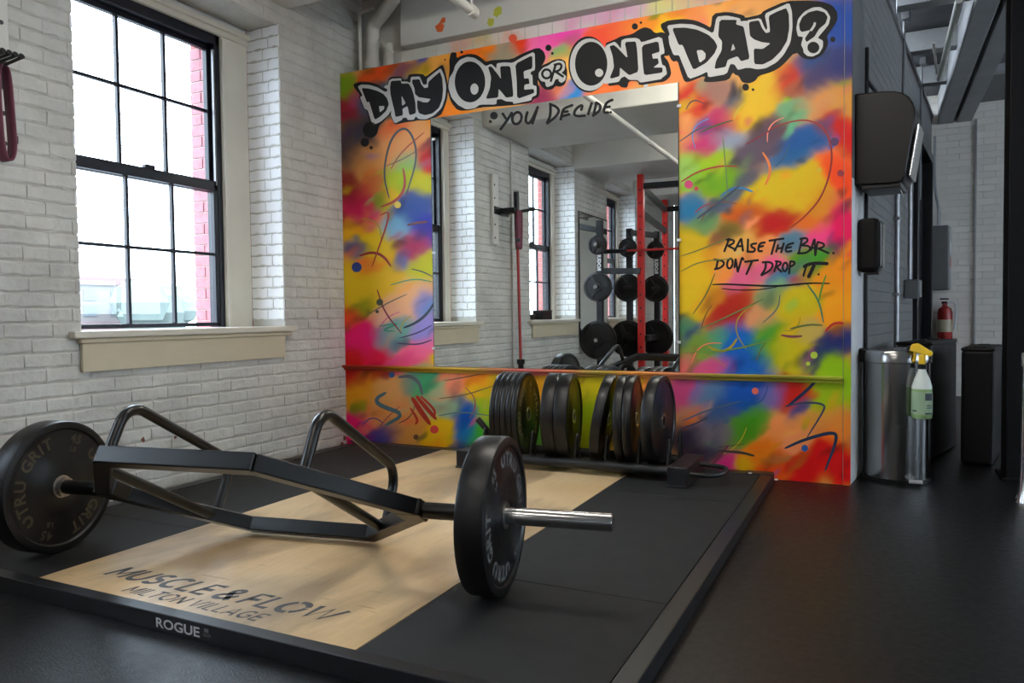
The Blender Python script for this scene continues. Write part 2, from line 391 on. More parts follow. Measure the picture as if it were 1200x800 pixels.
# ---- ceiling: slab, wide plastered beams over the piers, joists
ceil = struct(box('ceiling', (-.30,-9.1,CEIL), (9.1,.3,CEIL+.1), 'ceiling_paint'))
box('ceiling_slab', (3.0,.3,2.98), (9,4.7,3.08), 'dark_ceiling', ceil)
for z,y0,y1 in ((2.69,-1.0,-.48),(2.53,-3.05,-1.99),(2.53,-5.3,-4.2),(2.53,-7.7,-6.6)): box('plaster_beam', (0,y0,z), (8.9,y1,CEIL), 'ceiling_paint', ceil, .01)
box('mural_beam', (.37,.16,2.612), (3.06,.249,CEIL), 'ceiling_paint', ceil, .006)
for y in (-1.5,-3.65,-6.0): box('joist', (0,y-.08,2.86), (8.9,y+.08,CEIL), 'ceiling_paint', ceil, .006)

# ---- end wall behind the mural: white upright boards above it
def paint_grid(name, m, u0, u1, v0, v1, step, fn, mapf, parent=None):
    nu = max(2, int(round((u1-u0)/step))+1); nv = max(2, int(round((v1-v0)/step))+1)
    U, V = np.meshgrid(np.linspace(u0,u1,nu), np.linspace(v0,v1,nv)); U = U.ravel(); V = V.ravel()
    P = mapf(U,V)
    idx = np.arange(nu*nv).reshape(nv,nu); q = np.stack([idx[:-1,:-1],idx[:-1,1:],idx[1:,1:],idx[1:,:-1]],-1).reshape(-1,4)
    me = bpy.data.meshes.new(name); me.from_pydata(P.tolist(), [], q.tolist()); me.update()
    rel = P-np.array(CP); d = rel@np.array(FW); px = 600+F*(rel@np.array(RT))/d; py = 400-F*(rel@np.array(UP))/d
    c = fn(px,py); at_ = me.color_attributes.new('paint','FLOAT_COLOR','POINT'); at_.data.foreach_set('color', np.concatenate([c,np.ones((len(c),1))],1).astype(np.float32).ravel())
    o = bpy.data.objects.new(name, me); COL.objects.link(o); me.materials.append(MATS[m] if isinstance(m,str) else m)
    if parent: attach(o, parent)
    return o
def srgb_lin(c):
    c = np.asarray(c, float)/255; return np.where(c <= .04045, c/12.92, ((c+.055)/1.055)**2.4)
GAIN = 1.0
def blobs_fn(bl, base, basew=.02, warp=5, gain=None, sat=1.0):
    B = np.array([[b[0],b[1],b[2],b[3],b[4] if len(b) >= 6 else 0, b[5] if len(b) == 7 else 1] for b in bl], float); Cc = np.array([srgb_lin(b[-1]) for b in bl])
    base_ = srgb_lin(base)
    def fn(px, py):
        wx = px+warp*(np.sin(py*.11+px*.05)+.6*np.sin(px*.23-py*.17+1.3)+.4*np.sin(px*.41+py*.37)); wy = py+warp*(np.sin(px*.13-py*.06+2)+.6*np.sin(px*.19+py*.27)+.4*np.sin(py*.47-px*.31))
        num = np.tile(base_*basew,(len(px),1)); den = np.full(len(px),basew)
        for (x,y,rx,ry,a,k_), c in zip(B,Cc):
            dx = wx-x; dy = wy-y; ca, sa = math.cos(math.radians(a)), math.sin(math.radians(a))
            u = (dx*ca+dy*sa)/rx; v = (-dx*sa+dy*ca)/ry
            wt = np.exp(-.5*(u*u+v*v)**1.1*1.5)*k_; num += wt[:,None]*c; den += wt
        out = num/den[:,None]
        g_ = out.mean(1,keepdims=True); out = np.clip(g_+(out-g_)*sat,.003,1)
        return np.clip(out*(gain or GAIN),0,.95)
    return fn
# ================================================================== THE MURAL WALL
W, HT, ZL = 3.0661, 2.4438, .533
MUR = [ # left panel: x, y, rx, ry, [angle], colour  (photo pixels)
 (425,150,14,16,(58,54,60)),(412,178,9,14,(60,50,58)),(427,187,11,13,(205,145,92)),(411,222,9,16,(125,28,38)),(420,243,12,12,(190,48,88)),(428,258,10,9,(205,82,115)),
 (470,168,14,20,(226,160,110)),(462,150,10,7,(225,95,60)),(478,190,10,10,(110,182,140)),(468,206,14,9,(160,190,60)),(493,211,9,14,(195,192,40)),(501,188,6,14,(205,40,60)),(457,226,5,16,20,(222,182,40)),
 (446,240,6,7,(110,140,40)),(438,215,10,14,(190,110,70)),(486,243,16,12,(52,84,150)),(498,266,9,14,(40,58,165)),(465,265,10,10,(125,172,200)),(484,290,15,10,(168,58,92)),(440,292,12,18,(220,188,34)),(416,270,8,10,(222,170,40)),
 (418,291,6,8,(60,80,140)),(433,312,10,8,(226,118,90)),(470,304,7,6,(64,104,150)),(420,338,16,18,(216,182,24)),(448,330,16,12,(222,182,40)),(495,314,12,10,(192,190,64)),(480,344,18,12,(232,176,132)),(497,352,8,10,(120,130,190)),
 (424,358,9,7,(110,130,42)),(460,364,14,10,(226,170,140)),(411,374,8,10,(232,92,70)),(424,396,14,14,(236,52,122)),(411,418,8,10,(200,20,30)),(440,420,10,10,(228,50,90)),(452,396,9,12,(120,145,160)),(486,412,18,8,(250,120,150)),(466,388,10,8,(110,160,150)),(498,388,10,10,(150,140,202)),(470,425,14,6,(220,90,130)),
 # band at the top
 (404,102,7,10,(118,150,40)),(408,128,8,10,(140,32,42)),(440,88,22,7,(214,92,52)),(432,116,14,12,(62,82,110)),(470,104,14,9,(92,96,112)),(482,82,12,6,(120,70,90)),(492,84,9,7,(205,172,34)),(520,74,12,9,(222,162,92)),(548,66,16,7,(242,118,40)),(565,60,10,8,(236,130,50)),(590,62,10,10,(152,142,122)),(607,53,7,7,(222,72,42)),(632,52,12,10,(246,130,170)),(652,42,16,10,(250,102,188)),(664,60,7,6,(130,190,112)),(668,45,7,7,(180,100,120)),(700,52,18,10,(250,96,82)),(660,78,10,8,(246,190,120)),(724,40,16,8,(252,120,90)),(748,34,14,8,(255,150,82)),(780,38,14,10,(250,202,44)),(808,26,14,8,(248,150,100)),(815,36,12,8,(250,140,112)),(840,14,16,8,(242,172,104)),(870,10,18,8,(236,170,110)),
 (985,28,16,22,(0,72,155)),(985,76,14,16,(20,42,104)),(955,70,14,10,(30,60,110)),(525,140,10,10,(240,140,30)),(640,112,12,8,(150,60,92)),(655,104,8,7,(240,150,110)),(672,108,10,8,(60,140,205)),(715,100,14,7,(248,130,90)),(790,85,10,10,(246,150,100)),
 # right panel
 (812,119,11,11,(200,50,36)),(803,148,9,16,(226,150,100)),(835,106,10,9,(150,110,100)),(894,110,18,11,(222,182,32)),(872,134,13,12,(226,186,34)),(920,94,12,9,(190,44,30)),(962,88,14,12,(58,50,92)),(930,104,8,8,(160,90,70)),(986,112,10,14,(212,150,82)),
 (852,140,12,11,(180,50,102)),(825,170,11,11,(190,50,112)),(861,121,8,7,(72,82,102)),(929,130,10,9,(112,162,122)),(970,118,14,12,(206,150,102)),(850,163,12,9,(142,152,172)),(820,150,7,7,(120,60,120)),
 (829,190,15,11,(152,190,52)),(843,210,15,13,(108,160,32)),(808,200,9,10,(150,190,110)),(900,156,15,11,-30,(80,60,76)),(880,178,18,10,-35,(84,74,92)),(938,166,17,9,-20,(20,82,142)),(957,158,11,9,(30,90,150)),(926,185,18,7,-30,(34,94,142)),(967,148,8,8,(112,60,62)),
 (988,155,8,26,(202,50,40)),(986,206,9,20,(246,92,70)),(987,268,9,22,(226,40,102)),(922,212,20,11,-20,(212,182,34)),(890,226,15,10,-30,(214,184,40)),(945,222,16,12,(216,180,50)),(848,238,24,6,-38,(80,92,112)),(870,214,14,6,-40,(76,76,96)),(806,246,11,9,(42,112,152)),(822,262,12,8,(100,140,90)),
 (905,262,17,8,-15,(182,44,30)),(876,247,13,9,(196,92,42)),(962,240,10,16,(216,142,72)),(955,262,12,8,(226,120,70)),(962,274,13,8,(240,92,142)),(806,282,11,12,(202,172,34)),(812,318,14,16,(222,182,34)),(856,272,10,8,(122,102,52)),(860,290,18,9,(226,172,102)),(835,300,10,9,(214,150,70)),(890,296,14,8,(236,150,100)),
 (929,282,10,7,(92,122,142)),(950,304,18,9,-20,(66,140,42)),(978,290,8,8,(40,40,82)),(988,318,8,18,(242,152,44)),(878,320,17,8,(222,112,142)),(848,318,8,7,(240,150,90)),(922,327,12,8,(62,112,152)),(944,320,8,8,(200,150,70)),(968,330,10,10,(232,150,60)),
 (855,364,15,14,(172,48,42)),(836,350,8,8,(200,130,60)),(810,352,13,14,(216,182,34)),(890,374,10,9,(212,152,112)),(935,352,18,12,(202,182,62)),(981,360,10,16,(242,162,62)),(905,348,10,8,(120,140,100)),(803,384,9,9,(72,122,92)),(818,408,16,12,(112,142,62)),(840,396,10,8,(80,150,110)),
 (861,398,14,14,(20,102,182)),(874,426,18,16,(24,92,172)),(900,400,13,18,(72,150,52)),(922,408,14,14,(202,182,34)),(942,392,12,8,(196,170,100)),(962,412,16,8,-40,(20,42,92)),(984,398,12,10,(18,40,96)),(945,424,8,10,(60,70,90)),(981,440,10,22,(142,182,34)),(936,432,10,8,(190,180,60)),(835,430,14,7,(202,92,132)),(803,424,8,8,(210,110,110)),
 # lower band, right
 (800,456,14,12,(190,80,122)),(829,464,14,10,(92,122,152)),(872,462,22,14,(22,82,162)),(905,460,10,10,(120,110,160)),(926,458,12,12,(192,50,40)),(972,460,16,14,(150,180,40)),(936,480,12,6,(72,72,122)),(874,498,16,12,(72,142,42)),(845,482,14,10,(60,90,130)),(916,502,16,8,-30,(242,152,102)),(809,512,11,12,(40,40,62)),(836,508,14,12,(120,110,120)),(965,490,14,10,(222,152,92)),
 (949,542,22,12,(212,42,22)),(986,545,10,14,(212,42,22)),(980,500,10,10,(230,140,80)),(855,542,8,8,(212,72,132)),(871,544,7,7,(222,182,32)),(890,530,14,9,(240,140,70)),(812,486,10,9,(192,132,102)),(905,548,12,10,(228,90,40)),(820,535,16,9,(60,50,70)),(935,518,12,8,(240,150,110)),
 # lower band, left and middle
 (408,442,8,9,(190,50,22)),(440,440,20,5,(190,80,40)),(421,460,12,12,(222,152,62)),(455,458,16,10,(226,166,112)),(498,450,11,11,(72,162,112)),(480,450,9,8,(92,142,132)),(535,450,16,8,(246,152,122)),(563,453,12,9,(236,190,62)),(516,462,8,8,(170,190,150)),(418,503,12,12,(236,40,122)),(450,510,12,8,(60,60,132)),(422,475,6,6,(130,140,42)),(475,500,14,12,(216,152,92)),(436,485,10,9,(222,150,100)),(470,478,10,9,(226,160,110)),
 (516,506,11,12,(236,190,24)),(514,520,9,6,(240,150,24)),(520,478,12,9,(152,182,152)),(543,484,8,12,(20,82,172)),(547,505,8,10,(42,112,172)),(562,510,9,9,(72,172,52)),(568,476,9,9,(152,190,62)),(590,460,14,14,(200,180,60)),(560,440,12,7,(242,132,52)),(605,440,20,6,(190,60,110)),(640,450,20,12,(210,150,60)),(689,458,18,12,(202,182,24)),(690,480,18,14,(150,172,24)),(720,455,16,12,(226,190,40)),(740,480,18,14,(150,170,60)),(765,455,14,10,(240,140,90)),(690,510,20,14,(160,170,40)),(640,510,20,14,(90,150,60)),(600,505,14,14,(90,160,80)),
]
attr_mat('mural_paint', .5); MATS['mural_paint'].node_tree.nodes['Principled BSDF'].inputs['Specular IOR Level'].default_value = .3
rm = random.Random(21); MUR2 = []
for b_ in MUR:
    if len(b_) == 5: b_ = (b_[0],b_[1],b_[2]*1.12,b_[3]*.92,-32+rm.uniform(-20,20),b_[4])
    MUR2.append(b_)
def jit(c, k): return tuple(max(4,min(250,v+rm.uniform(-k,k))) for v in c)
for _ in range(420):                                   # small secondary sprays in the colours around them
    b_ = MUR[rm.randrange(len(MUR))]; x = b_[0]+rm.gauss(0,b_[2]*.95); y = b_[1]+rm.gauss(0,b_[3]*.95); c = b_[-1]
    if rm.random() < .4: c = MUR[rm.randrange(len(MUR))][-1] if rm.random() < .35 else tuple(v*.55 for v in c)
    r_ = rm.uniform(2.5,6); MUR2.append((x,y,r_*rm.uniform(1,2.4),r_*.75,-35+rm.gauss(0,22),.55,jit(c,22)))
mural_fn = blobs_fn(MUR2, (216,160,104), .02, 1.6, sat=1.2)
wall_back = sroot('wall_back')
box('wall_core', (0,.25,0), (W,.30,CEIL), 'white_paint', wall_back)
box('mural_backing', (0,.004,0), (W-.002,.09,HT-.001), 'white_paint', wall_back)
mapw = lambda y: (lambda U,V: np.stack([U,np.full_like(U,y),V],1))
paint_grid('mural_panel', 'mural_paint', .001, 3.031, ZL, HT, .011, mural_fn, mapw(0), wall_back)
paint_grid('mural_panel', 'mural_paint', .001, 3.031, 0, ZL, .011, mural_fn, mapw(-.001), wall_back)
# corner strip and ledge carry the same paint
def strip(name, u0,u1,v0,v1, y, depth, parent):
    o = paint_grid(name, 'mural_paint', u0,u1,v0,v1,.012, mural_fn, mapw(y), parent)
    md = o.modifiers.new('thick','SOLIDIFY'); md.thickness = depth; md.offset = -1
    return o
strip('corner_strip', 3.034, W, 0, HT, -.007, .09, wall_back)
lp = [(0,ZL-.034),(-.012,ZL-.034),(-.016,ZL-.022),(-.032,ZL-.014),(-.036,ZL-.004),(-.032,ZL),(0,ZL)]
nl = 240; vs = []; fs = []
for i in range(nl+1):
    for y,z in lp: vs.append((-.004+3.036*i/nl if i else .001, y-.002, z))
k = len(lp)
for i in range(nl):
    for q in range(k-1): fs.append((i*k+q,i*k+q+1,(i+1)*k+q+1,(i+1)*k+q))
fs += [tuple(range(k))[::-1], tuple(nl*k+q for q in range(k))]
led = MB(); led.v = vs; led.f = fs; led = led.build('ledge','mural_paint',wall_back)
P_ = np.array(vs); rel = P_-np.array(CP); d_ = rel@np.array(FW)
LEDC = [(430,428,40,20,(170,40,20)),(480,430,20,20,(190,150,30)),(560,430,40,20,(210,170,60)),(600,430,30,20,(200,60,110)),(660,433,40,20,(220,120,90)),(700,433,20,20,(120,170,60)),(740,436,40,20,(235,150,70)),(790,437,20,20,(220,130,100)),(850,439,30,20,(170,150,60)),(920,440,30,20,(150,140,50)),(970,441,20,20,(180,190,60))]
c_ = blobs_fn(LEDC,(200,150,60),.02,1)(600+F*(rel@np.array(RT))/d_, 400-F*(rel@np.array(UP))/d_)
ca = led.data.color_attributes.new('paint','FLOAT_COLOR','POINT'); ca.data.foreach_set('color', np.concatenate([c_,np.ones((len(c_),1))],1).astype(np.float32).ravel())
# white boards above the mural with overspray
OVER = [(560,45,14,10,(236,170,140)),(600,48,8,12,(240,150,110)),(575,25,8,26,25,(190,200,70)),(640,30,40,14,(240,225,225)),(690,15,26,14,(250,170,220)),(665,25,8,8,(246,110,190)),(735,10,22,12,(250,180,220)),(775,10,12,10,(240,240,120)),(830,-10,30,16,(250,170,130)),(500,60,30,10,(200,200,190)),(540,55,8,12,(230,160,130)),(717,0,8,20,(250,120,160)),(790,-10,20,20,(250,220,120))]
over_fn = blobs_fn(OVER, (232,230,222), .35, 4, gain=1.08)
attr_mat('overspray_paint', .5)
for i in range(30):
    x0 = .32+i*.091
    paint_grid('upright_board', 'overspray_paint', x0, x0+.086, 2.30, 2.612, .03, over_fn, mapw(.244-.001*(i%2)), wall_back)
# splashes of paint on the beam soffit above
def disc_xy(name, P, r, m, par, ax='z', n=14, jig=.25):
    rr = random.Random(int(P.x*1e4)); pts = []
    for k in range(n):
        t = 2*math.pi*k/n; q = r*(1+rr.uniform(-jig,jig)); pts.append((math.cos(t)*q, math.sin(t)*q))
    vs = [(P.x+a,P.y+b*1.6,P.z) for a,b in pts] if ax == 'z' else [(P.x+a,P.y,P.z+b) for a,b in pts]
    return MB().add(vs,[tuple(range(n))[::-1]]).build(name, m, par)
mat('paint_orange',(.75,.14,.03),.5); mat('paint_lime',(.50,.52,.06),.5)
for px,py,r_,m_ in ((515,32,.030,'paint_orange'),(519,24,.02,'paint_orange'),(583,14,.03,'paint_lime'),(575,26,.025,'paint_lime')): disc_xy('paint_splash', at(px,py,'y',.159), r_, m_, ceil, 'y')

# ---- flat lettering and brush strokes, each traced onto the wall plane
def chaikin(p, r=.2, it=1):
    for _ in range(it):
        q = []
        for i in range(len(p)):
            a = p[i]; b = p[(i+1)%len(p)]; q += [(a[0]+(b[0]-a[0])*r,a[1]+(b[1]-a[1])*r),(b[0]-(b[0]-a[0])*r,b[1]-(b[1]-a[1])*r)]
        p = q
    return p
def ell(cx,cy,rx,ry,rot=0,n=32,a0=0,a1=360):
    c, s = math.cos(math.radians(rot)), math.sin(math.radians(rot)); out = []
    for k in range(n+(a1-a0 < 360)):
        t = math.radians(a0+(a1-a0)*k/n); x = rx*math.cos(t); y = ry*math.sin(t); out.append((cx+x*c-y*s, cy+x*s+y*c))
    return out
def poly_px(name, polys, y, m, parent, T=None, r=.18, it=1):
    """T = (ox, oy, scale) of the enlarged crop in which the outline was read"""
    mb = MB()
    for p in polys:
        p = chaikin(p, r, it) if it else p
        q = [at(*( (T[0]+a/T[2], T[1]+b/T[2]) if T else (a,b)),'y',y) for a,b in p]
        bm = bmesh.new(); f = bm.faces.new([bm.verts.new(v) for v in q])
        bm.normal_update()
        if f.normal.y > 0: f.normal_flip()
        bmesh.ops.triangulate(bm, faces=[f]); bm.verts.index_update()
        mb.add([v.co[:] for v in bm.verts], [[v.index for v in g.verts] for g in bm.faces]); bm.free()
    return mb.build(name, m, parent)
def stroke_pts(line, wpx, taper=False, sm=2):
    pts = [Vector((a,b,0)) for a,b in line]
    if sm and len(pts) > 2: pts = smoothpath(pts, sm)
    L = []; R = []
    for i,p in enumerate(pts):
        d = (pts[min(i+1,len(pts)-1)]-pts[max(i-1,0)]).normalized(); n = Vector((-d.y,d.x,0)); t = i/(len(pts)-1)
        w_ = wpx/2*(1 if not taper else .35+.65*math.sin(math.pi*min(1,max(0,t)))**.6)
        L.append(p+n*w_); R.append(p-n*w_)
    d0 = (pts[0]-pts[1]).normalized()*wpx*.35; d1 = (pts[-1]-pts[-2]).normalized()*wpx*.35
    return [(v.x,v.y) for v in ([pts[0]+d0]+L+[pts[-1]+d1]+R[::-1])]
def strokes_px(name, lines, wpx, y, m, parent, T=None, taper=False, sm=2):
    mb = MB()
    for li,l in enumerate(lines):
        p = stroke_pts(l, wpx, taper, sm); n = (len(p)-2)//2
        q = [at(*((T[0]+a/T[2],T[1]+b/T[2]) if T else (a,b)),'y',y-.00004*li) for a,b in p]
        fs = [(0,1,len(p)-1)]+[(1+i,2+i,len(p)-2-i,len(p)-1-i) for i in range(n-1)]+[(n,n+1,n+2)]
        mb.add(q, fs)
    return mb.build(name, m, parent)
T1=(405,70,9.23); T2=(515,45,9.23); T3=(620,30,9.23); T4=(680,20,9.23); T5=(770,10,8.33); T6=(860,0,8.0)
Y1,Y2,Y3,Y4 = -.0016,-.0022,-.0028,-.0034
sil = [
 (T1,[(80,265),(150,235),(260,240),(350,265),(405,310),(415,280),(455,270),(460,215),(490,185),(560,180),(600,180),(625,215),(670,210),(680,160),(760,150),(840,155),(865,185),(950,120),(1050,45),(1070,100),(1095,200),(1110,330),(1095,440),(1060,540),(1030,600),(900,655),(780,655),(740,665),(650,675),(530,705),(500,640),(480,590),(400,680),(370,700),(340,790),(260,820),(190,780),(200,700),(268,700),(235,560),(195,525),(145,410),(155,380),(100,310)]),
 (T2,[(100,420),(110,320),(105,250),(110,215),(125,150),(185,150),(185,215),(240,185),(320,165),(400,175),(460,215),(500,255),(560,235),(650,230),(780,225),(900,160),(1070,95),(1130,140),(1150,210),(1120,280),(1075,330),(1060,500),(1085,520),(1080,630),(1010,660),(1000,695),(800,722),(620,735),(440,745),(330,778),(200,782),(130,700),(95,600),(85,500)]),
 (T3,[(90,480),(140,430),(200,405),(260,370),(340,358),(395,385),(402,450),(412,480),(412,560),(385,640),(330,662),(290,650),(250,692),(180,695),(130,655),(85,570)]),
 (T3,ell(642,418,217,304)),
 (T4,[(250,290),(390,235),(430,210),(560,185),(640,130),(700,108),(760,125),(810,175),(890,160),(975,200),(975,300),(960,420),(900,420),(955,480),(985,600),(970,650),(910,700),(800,712),(640,742),(620,690),(520,692),(510,765),(440,758),(430,730),(280,748)]),
 (T5,[(35,150),(110,115),(260,100),(380,115),(480,160),(525,190),(540,50),(690,30),(850,65),(860,92),(1010,58),(1040,20),(1260,-75),(1450,-80),(1600,-70),(1710,-35),(1762,40),(1760,110),(1720,180),(1655,270),(1672,325),(1655,390),(1610,455),(1520,498),(1430,490),(1350,420),(1220,560),(1130,615),(990,655),(960,705),(900,732),(830,722),(795,655),(760,645),(740,622),(700,697),(560,717),(450,717),(475,652),(310,717),(265,712),(225,600),(200,510),(150,520),(100,430),(75,330),(110,262),(70,232),(40,190)]),
]
let = tag(bpy.data.objects.new('slogan_lettering', None), 'x','x'); COL.objects.link(let); attach(let, wall_back)
del let['label']; del let['category']; let['label'] = 'black and white bubble lettering across the mural top'
for T,p in sil: poly_px('outline', [p], Y1, 'black_ink', let, T, .2, 1)
wh = [
 (T1,[(130,290),(170,268),(260,272),(350,300),(420,345),(445,345),(455,320),(415,300),(425,280),(460,270),(470,225),(500,205),(590,200),(605,205),(600,235),(660,235),(700,250),(705,185),(800,180),(815,210),(840,270),(880,265),(880,205),(960,140),(1030,90),(1065,170),(1088,280),(1080,400),(1040,520),(960,600),(870,645),(790,640),(760,610),(735,650),(670,650),(660,625),(615,630),(610,650),(530,690),(490,600),(495,545),(460,600),(380,670),(290,710),(240,545),(205,530),(155,405),(185,385)]),
 (T2,[(300,198),(380,210),(440,250),(500,300),(560,275),(600,310),(615,325),(620,270),(700,258),(790,265),(900,200),(1030,140),(1035,340),(990,360),(985,390),(1005,395),(1010,505),(1050,515),(1050,610),(1000,635),(995,670),(800,710),(795,685),(720,680),(670,655),(620,660),(615,715),(440,715),(380,755),(290,768),(200,720),(130,640),(95,530),(105,430),(150,360),(170,290),(220,230)]),
 (T3,[(105,510),(150,455),(210,430),(250,400),(310,375),(370,385),(390,420),(385,480),(350,510),(402,545),(392,590),(350,620),(320,600),(320,575),(285,580),(260,640),(200,665),(180,650),(175,610),(130,600),(103,560)]),
 (T3,ell(655,422,214,284)),
 (T4,[(270,310),(370,265),(400,290),(440,345),(445,250),(500,230),(600,225),(640,240),(660,275),(880,205),(915,390),(865,410),(885,515),(920,530),(940,615),(880,660),(880,670),(650,710),(620,680),(530,680),(480,640),(440,660),(420,700),(250,725),(200,640),(260,450)]),
 (T5,[(95,165),(230,148),(350,155),(450,190),(550,245),(580,80),(680,68),(810,95),(815,125),(885,118),(905,300),(950,530),(900,570),(790,600),(755,545),(715,540),(680,640),(500,672),(490,615),(420,650),(310,690),(240,520),(215,455),(160,455),(120,350),(110,270),(125,255)]),
 (T6,[(110,193),(250,168),(285,255),(303,282),(315,262),(287,130),(400,80),(520,25),(545,110),(550,260),(530,400),(470,510),(400,585),(300,640),(220,650),(150,635),(60,640),(40,655),(0,590),(80,580),(150,545)]),
 (T6,[(600,340),(585,270),(600,180),(660,110),(740,70),(810,65),(870,100),(905,160),(890,230),(840,290),(785,355),(835,380),(835,440),(800,500),(740,530),(690,525),(655,495),(650,460),(630,420),(650,345)]),
]
for i,(T,p) in enumerate(wh): poly_px('letter_band', [p], Y2-.00005*i, 'letter_white', let, T, .14, 1)
inn = [
 (T1,[(170,305),(250,310),(340,335),(410,370),(450,420),(468,480),(440,550),(380,610),(315,650),(270,500),(255,455),(230,460)]),
 (T1,[(490,230),(595,222),(605,258),(680,255),(710,300),(735,370),(755,470),(760,580),(690,600),(670,500),(615,530),(620,600),(540,620),(525,540),(500,440),(485,370),(480,300)]),
 (T1,[(720,215),(800,210),(815,260),(850,305),(890,300),(895,240),(960,180),(1020,130),(1045,200),(1055,320),(1045,430),(1010,520),(940,580),(860,600),(795,580),(775,520),(775,435),(840,460),(890,460),(920,425),(860,415),(790,405),(750,370),(745,310),(720,250)]),
 (T2,ell(330,470,165,222)),
 (T2,[(525,310),(560,300),(640,400),(665,440),(655,300),(765,298),(785,450),(800,630),(720,640),(680,590),(640,545),(635,640),(500,655),(545,540),(560,420)]),
 (T2,[(820,275),(1005,180),(1005,325),(910,355),(915,435),(965,430),(975,490),(920,500),(915,555),(1020,545),(1025,590),(840,655),(835,450)]),
 (T3,ell(672,412,175,238)),
 (T4,[(315,315),(360,300),(400,330),(515,450),(480,270),(600,262),(615,350),(630,590),(530,630),(470,580),(430,545),(425,640),(340,665),(320,655),(365,540),(350,420)]),
 (T4,[(665,305),(845,260),(860,375),(775,400),(785,450),(840,445),(850,500),(790,545),(890,545),(890,600),(690,630),(675,500)]),
 (T5,[(145,190),(270,185),(390,205),(500,255),(560,310),(590,370),(560,440),(480,530),(355,600),(300,480),(250,355),(210,355)]),
 (T5,[(610,110),(780,110),(770,155),(845,175),(870,300),(905,490),(820,515),(785,465),(690,500),(670,570),(560,590),(575,510),(630,410),(635,320),(595,270)]),
 (T6,[(140,205),(235,190),(265,265),(300,310),(340,300),(325,150),(400,110),(490,75),(515,130),(520,260),(500,380),(440,480),(360,560),(270,605),(190,600),(185,455),(270,460),(345,405),(260,395),(190,370),(150,335)]),
 (T6,[(620,285),(610,230),(640,160),(700,115),(780,95),(850,115),(880,160),(860,220),(800,270),(755,345),(680,395),(665,360),(720,280),(640,300)]),
 (T6,ell(745,445,56,54)),
]
for T,p in inn: poly_px('letter', [p], Y3, 'black_ink', let, T, .12, 1)
strokes_px('letter', [ell(190,522,48,48,-20,20,0,355),[(235,602),(285,430)],[(272,425),(335,408),(355,440),(330,485),(270,500)],[(290,500),(370,552)]], 26, Y3, 'black_ink', let, T3)
hol = [(T1,[(360,500),(420,500),(415,535),(370,570)]),(T1,[(605,385),(650,470),(610,500)]),(T2,ell(378,547,43,60)),(T3,ell(758,510,44,44)),(T5,[(385,408),(440,405),(475,440),(470,490),(415,530)]),(T5,[(740,340),(765,395),(720,415)])]
for T,p in hol: poly_px('letter_counter', [p], Y4, 'letter_white', let, T, .12, 1)
strokes_px('letter_counter', [[(760,215),(752,245),(722,285)]], 22, Y4, 'letter_white', let, T6)
dots = [(434,152,9),(427.5,166.7,5),(435,173,2),(642.7,56,3.6),(647.3,62.5,1.6),(744,31,3.6),(751,26.5,1.4),(873.8,102,4),(882.5,105,1.6),(730,97,5),(976,46,3),(541,61,1.6),(521.5,70,1)]
for x,y,r in dots: poly_px('paint_dot', [ell(x,y,r,r*1.05,0,14)], Y2, 'black_ink', let, None, 0, 0)

marker = bpy.data.objects.new('marker_lettering', None); COL.objects.link(marker); attach(marker, wall_back); marker['label'] = 'two lines of black hand-brushed lettering with an underline'
TR = (828,268,7.5)
W1 = [[[(200,85),(155,200)],[(175,95),(240,97),(242,125),(190,150)],[(190,150),(260,185)]],[[(300,90),(245,195)],[(305,85),(320,195)],[(265,155),(320,150)]],[[(365,90),(360,205)]],[[(440,128),(390,135),(395,160),(430,175),(415,205),(365,200)]],[[(515,120),(465,125),(450,200),(490,195)],[(455,160),(500,150)]],
 [[(550,105),(680,85)],[(605,98),(570,225)]],[[(630,140),(610,205)],[(680,125),(655,210)],[(620,175),(670,165)]],[[(765,125),(705,140),(690,205),(750,195)],[(695,170),(745,160)]],
 [[(840,80),(810,215)],[(820,90),(880,78),(892,110),(830,145)],[(830,145),(905,150),(912,185),(870,215),(800,215)]],[[(945,95),(915,190)],[(950,90),(955,235)],[(915,170),(960,165)]],[[(975,120),(955,235)],[(975,115),(1035,130),(1030,160),(980,175)],[(985,175),(1075,215)]],[[(1108,212),(1122,216)]],
 [[(100,275),(85,345)],[(65,270),(140,278),(158,310),(120,345),(70,355)]],[ell(205,305,24,44,10,16,0,350)],[[(255,265),(245,340)],[(255,265),(275,380)],[(275,375),(310,260)]],[[(312,252),(326,272)]],[[(335,290),(455,275)],[(402,280),(350,400)]],
 [[(520,290),(520,350),(480,405)],[(490,295),(560,290),(588,320),(555,370),(480,410)]],[[(620,290),(595,375)],[(605,285),(655,290),(650,315),(610,335)],[(615,335),(660,380)]],[ell(690,335,21,38,8,16,0,350)],[[(735,290),(725,395)],[(735,285),(778,290),(770,315),(735,335)]],
 [[(875,330),(850,415)]],[[(985,395),(985,405)]]]
for g_ in W1: strokes_px('brushed_letter', g_, 19, Y1, 'black_ink', marker, TR)
strokes_px('brushed_letter', [[(855,335),(890,312),(960,300),(1065,306)],[(945,320),(895,425)]], 30, Y1, 'black_ink', marker, TR)
strokes_px('underline', [[(50,490),(160,485),(350,495),(600,505),(780,490),(920,475),(1085,480)]], 17, Y1, 'black_ink', marker, TR, True); strokes_px('underline', [[(130,525),(280,540),(480,535),(620,510)]], 9, Y1, 'black_ink', marker, TR, True)
brush = bpy.data.objects.new('brush_marks', None); COL.objects.link(brush); attach(brush, wall_back)
def pmat(c):
    n = 'spray_%d_%d_%d' % c
    if n not in MATS: mat(n, tuple(min(.95,v*GAIN) for v in rgb(*c)), .45)
    return n
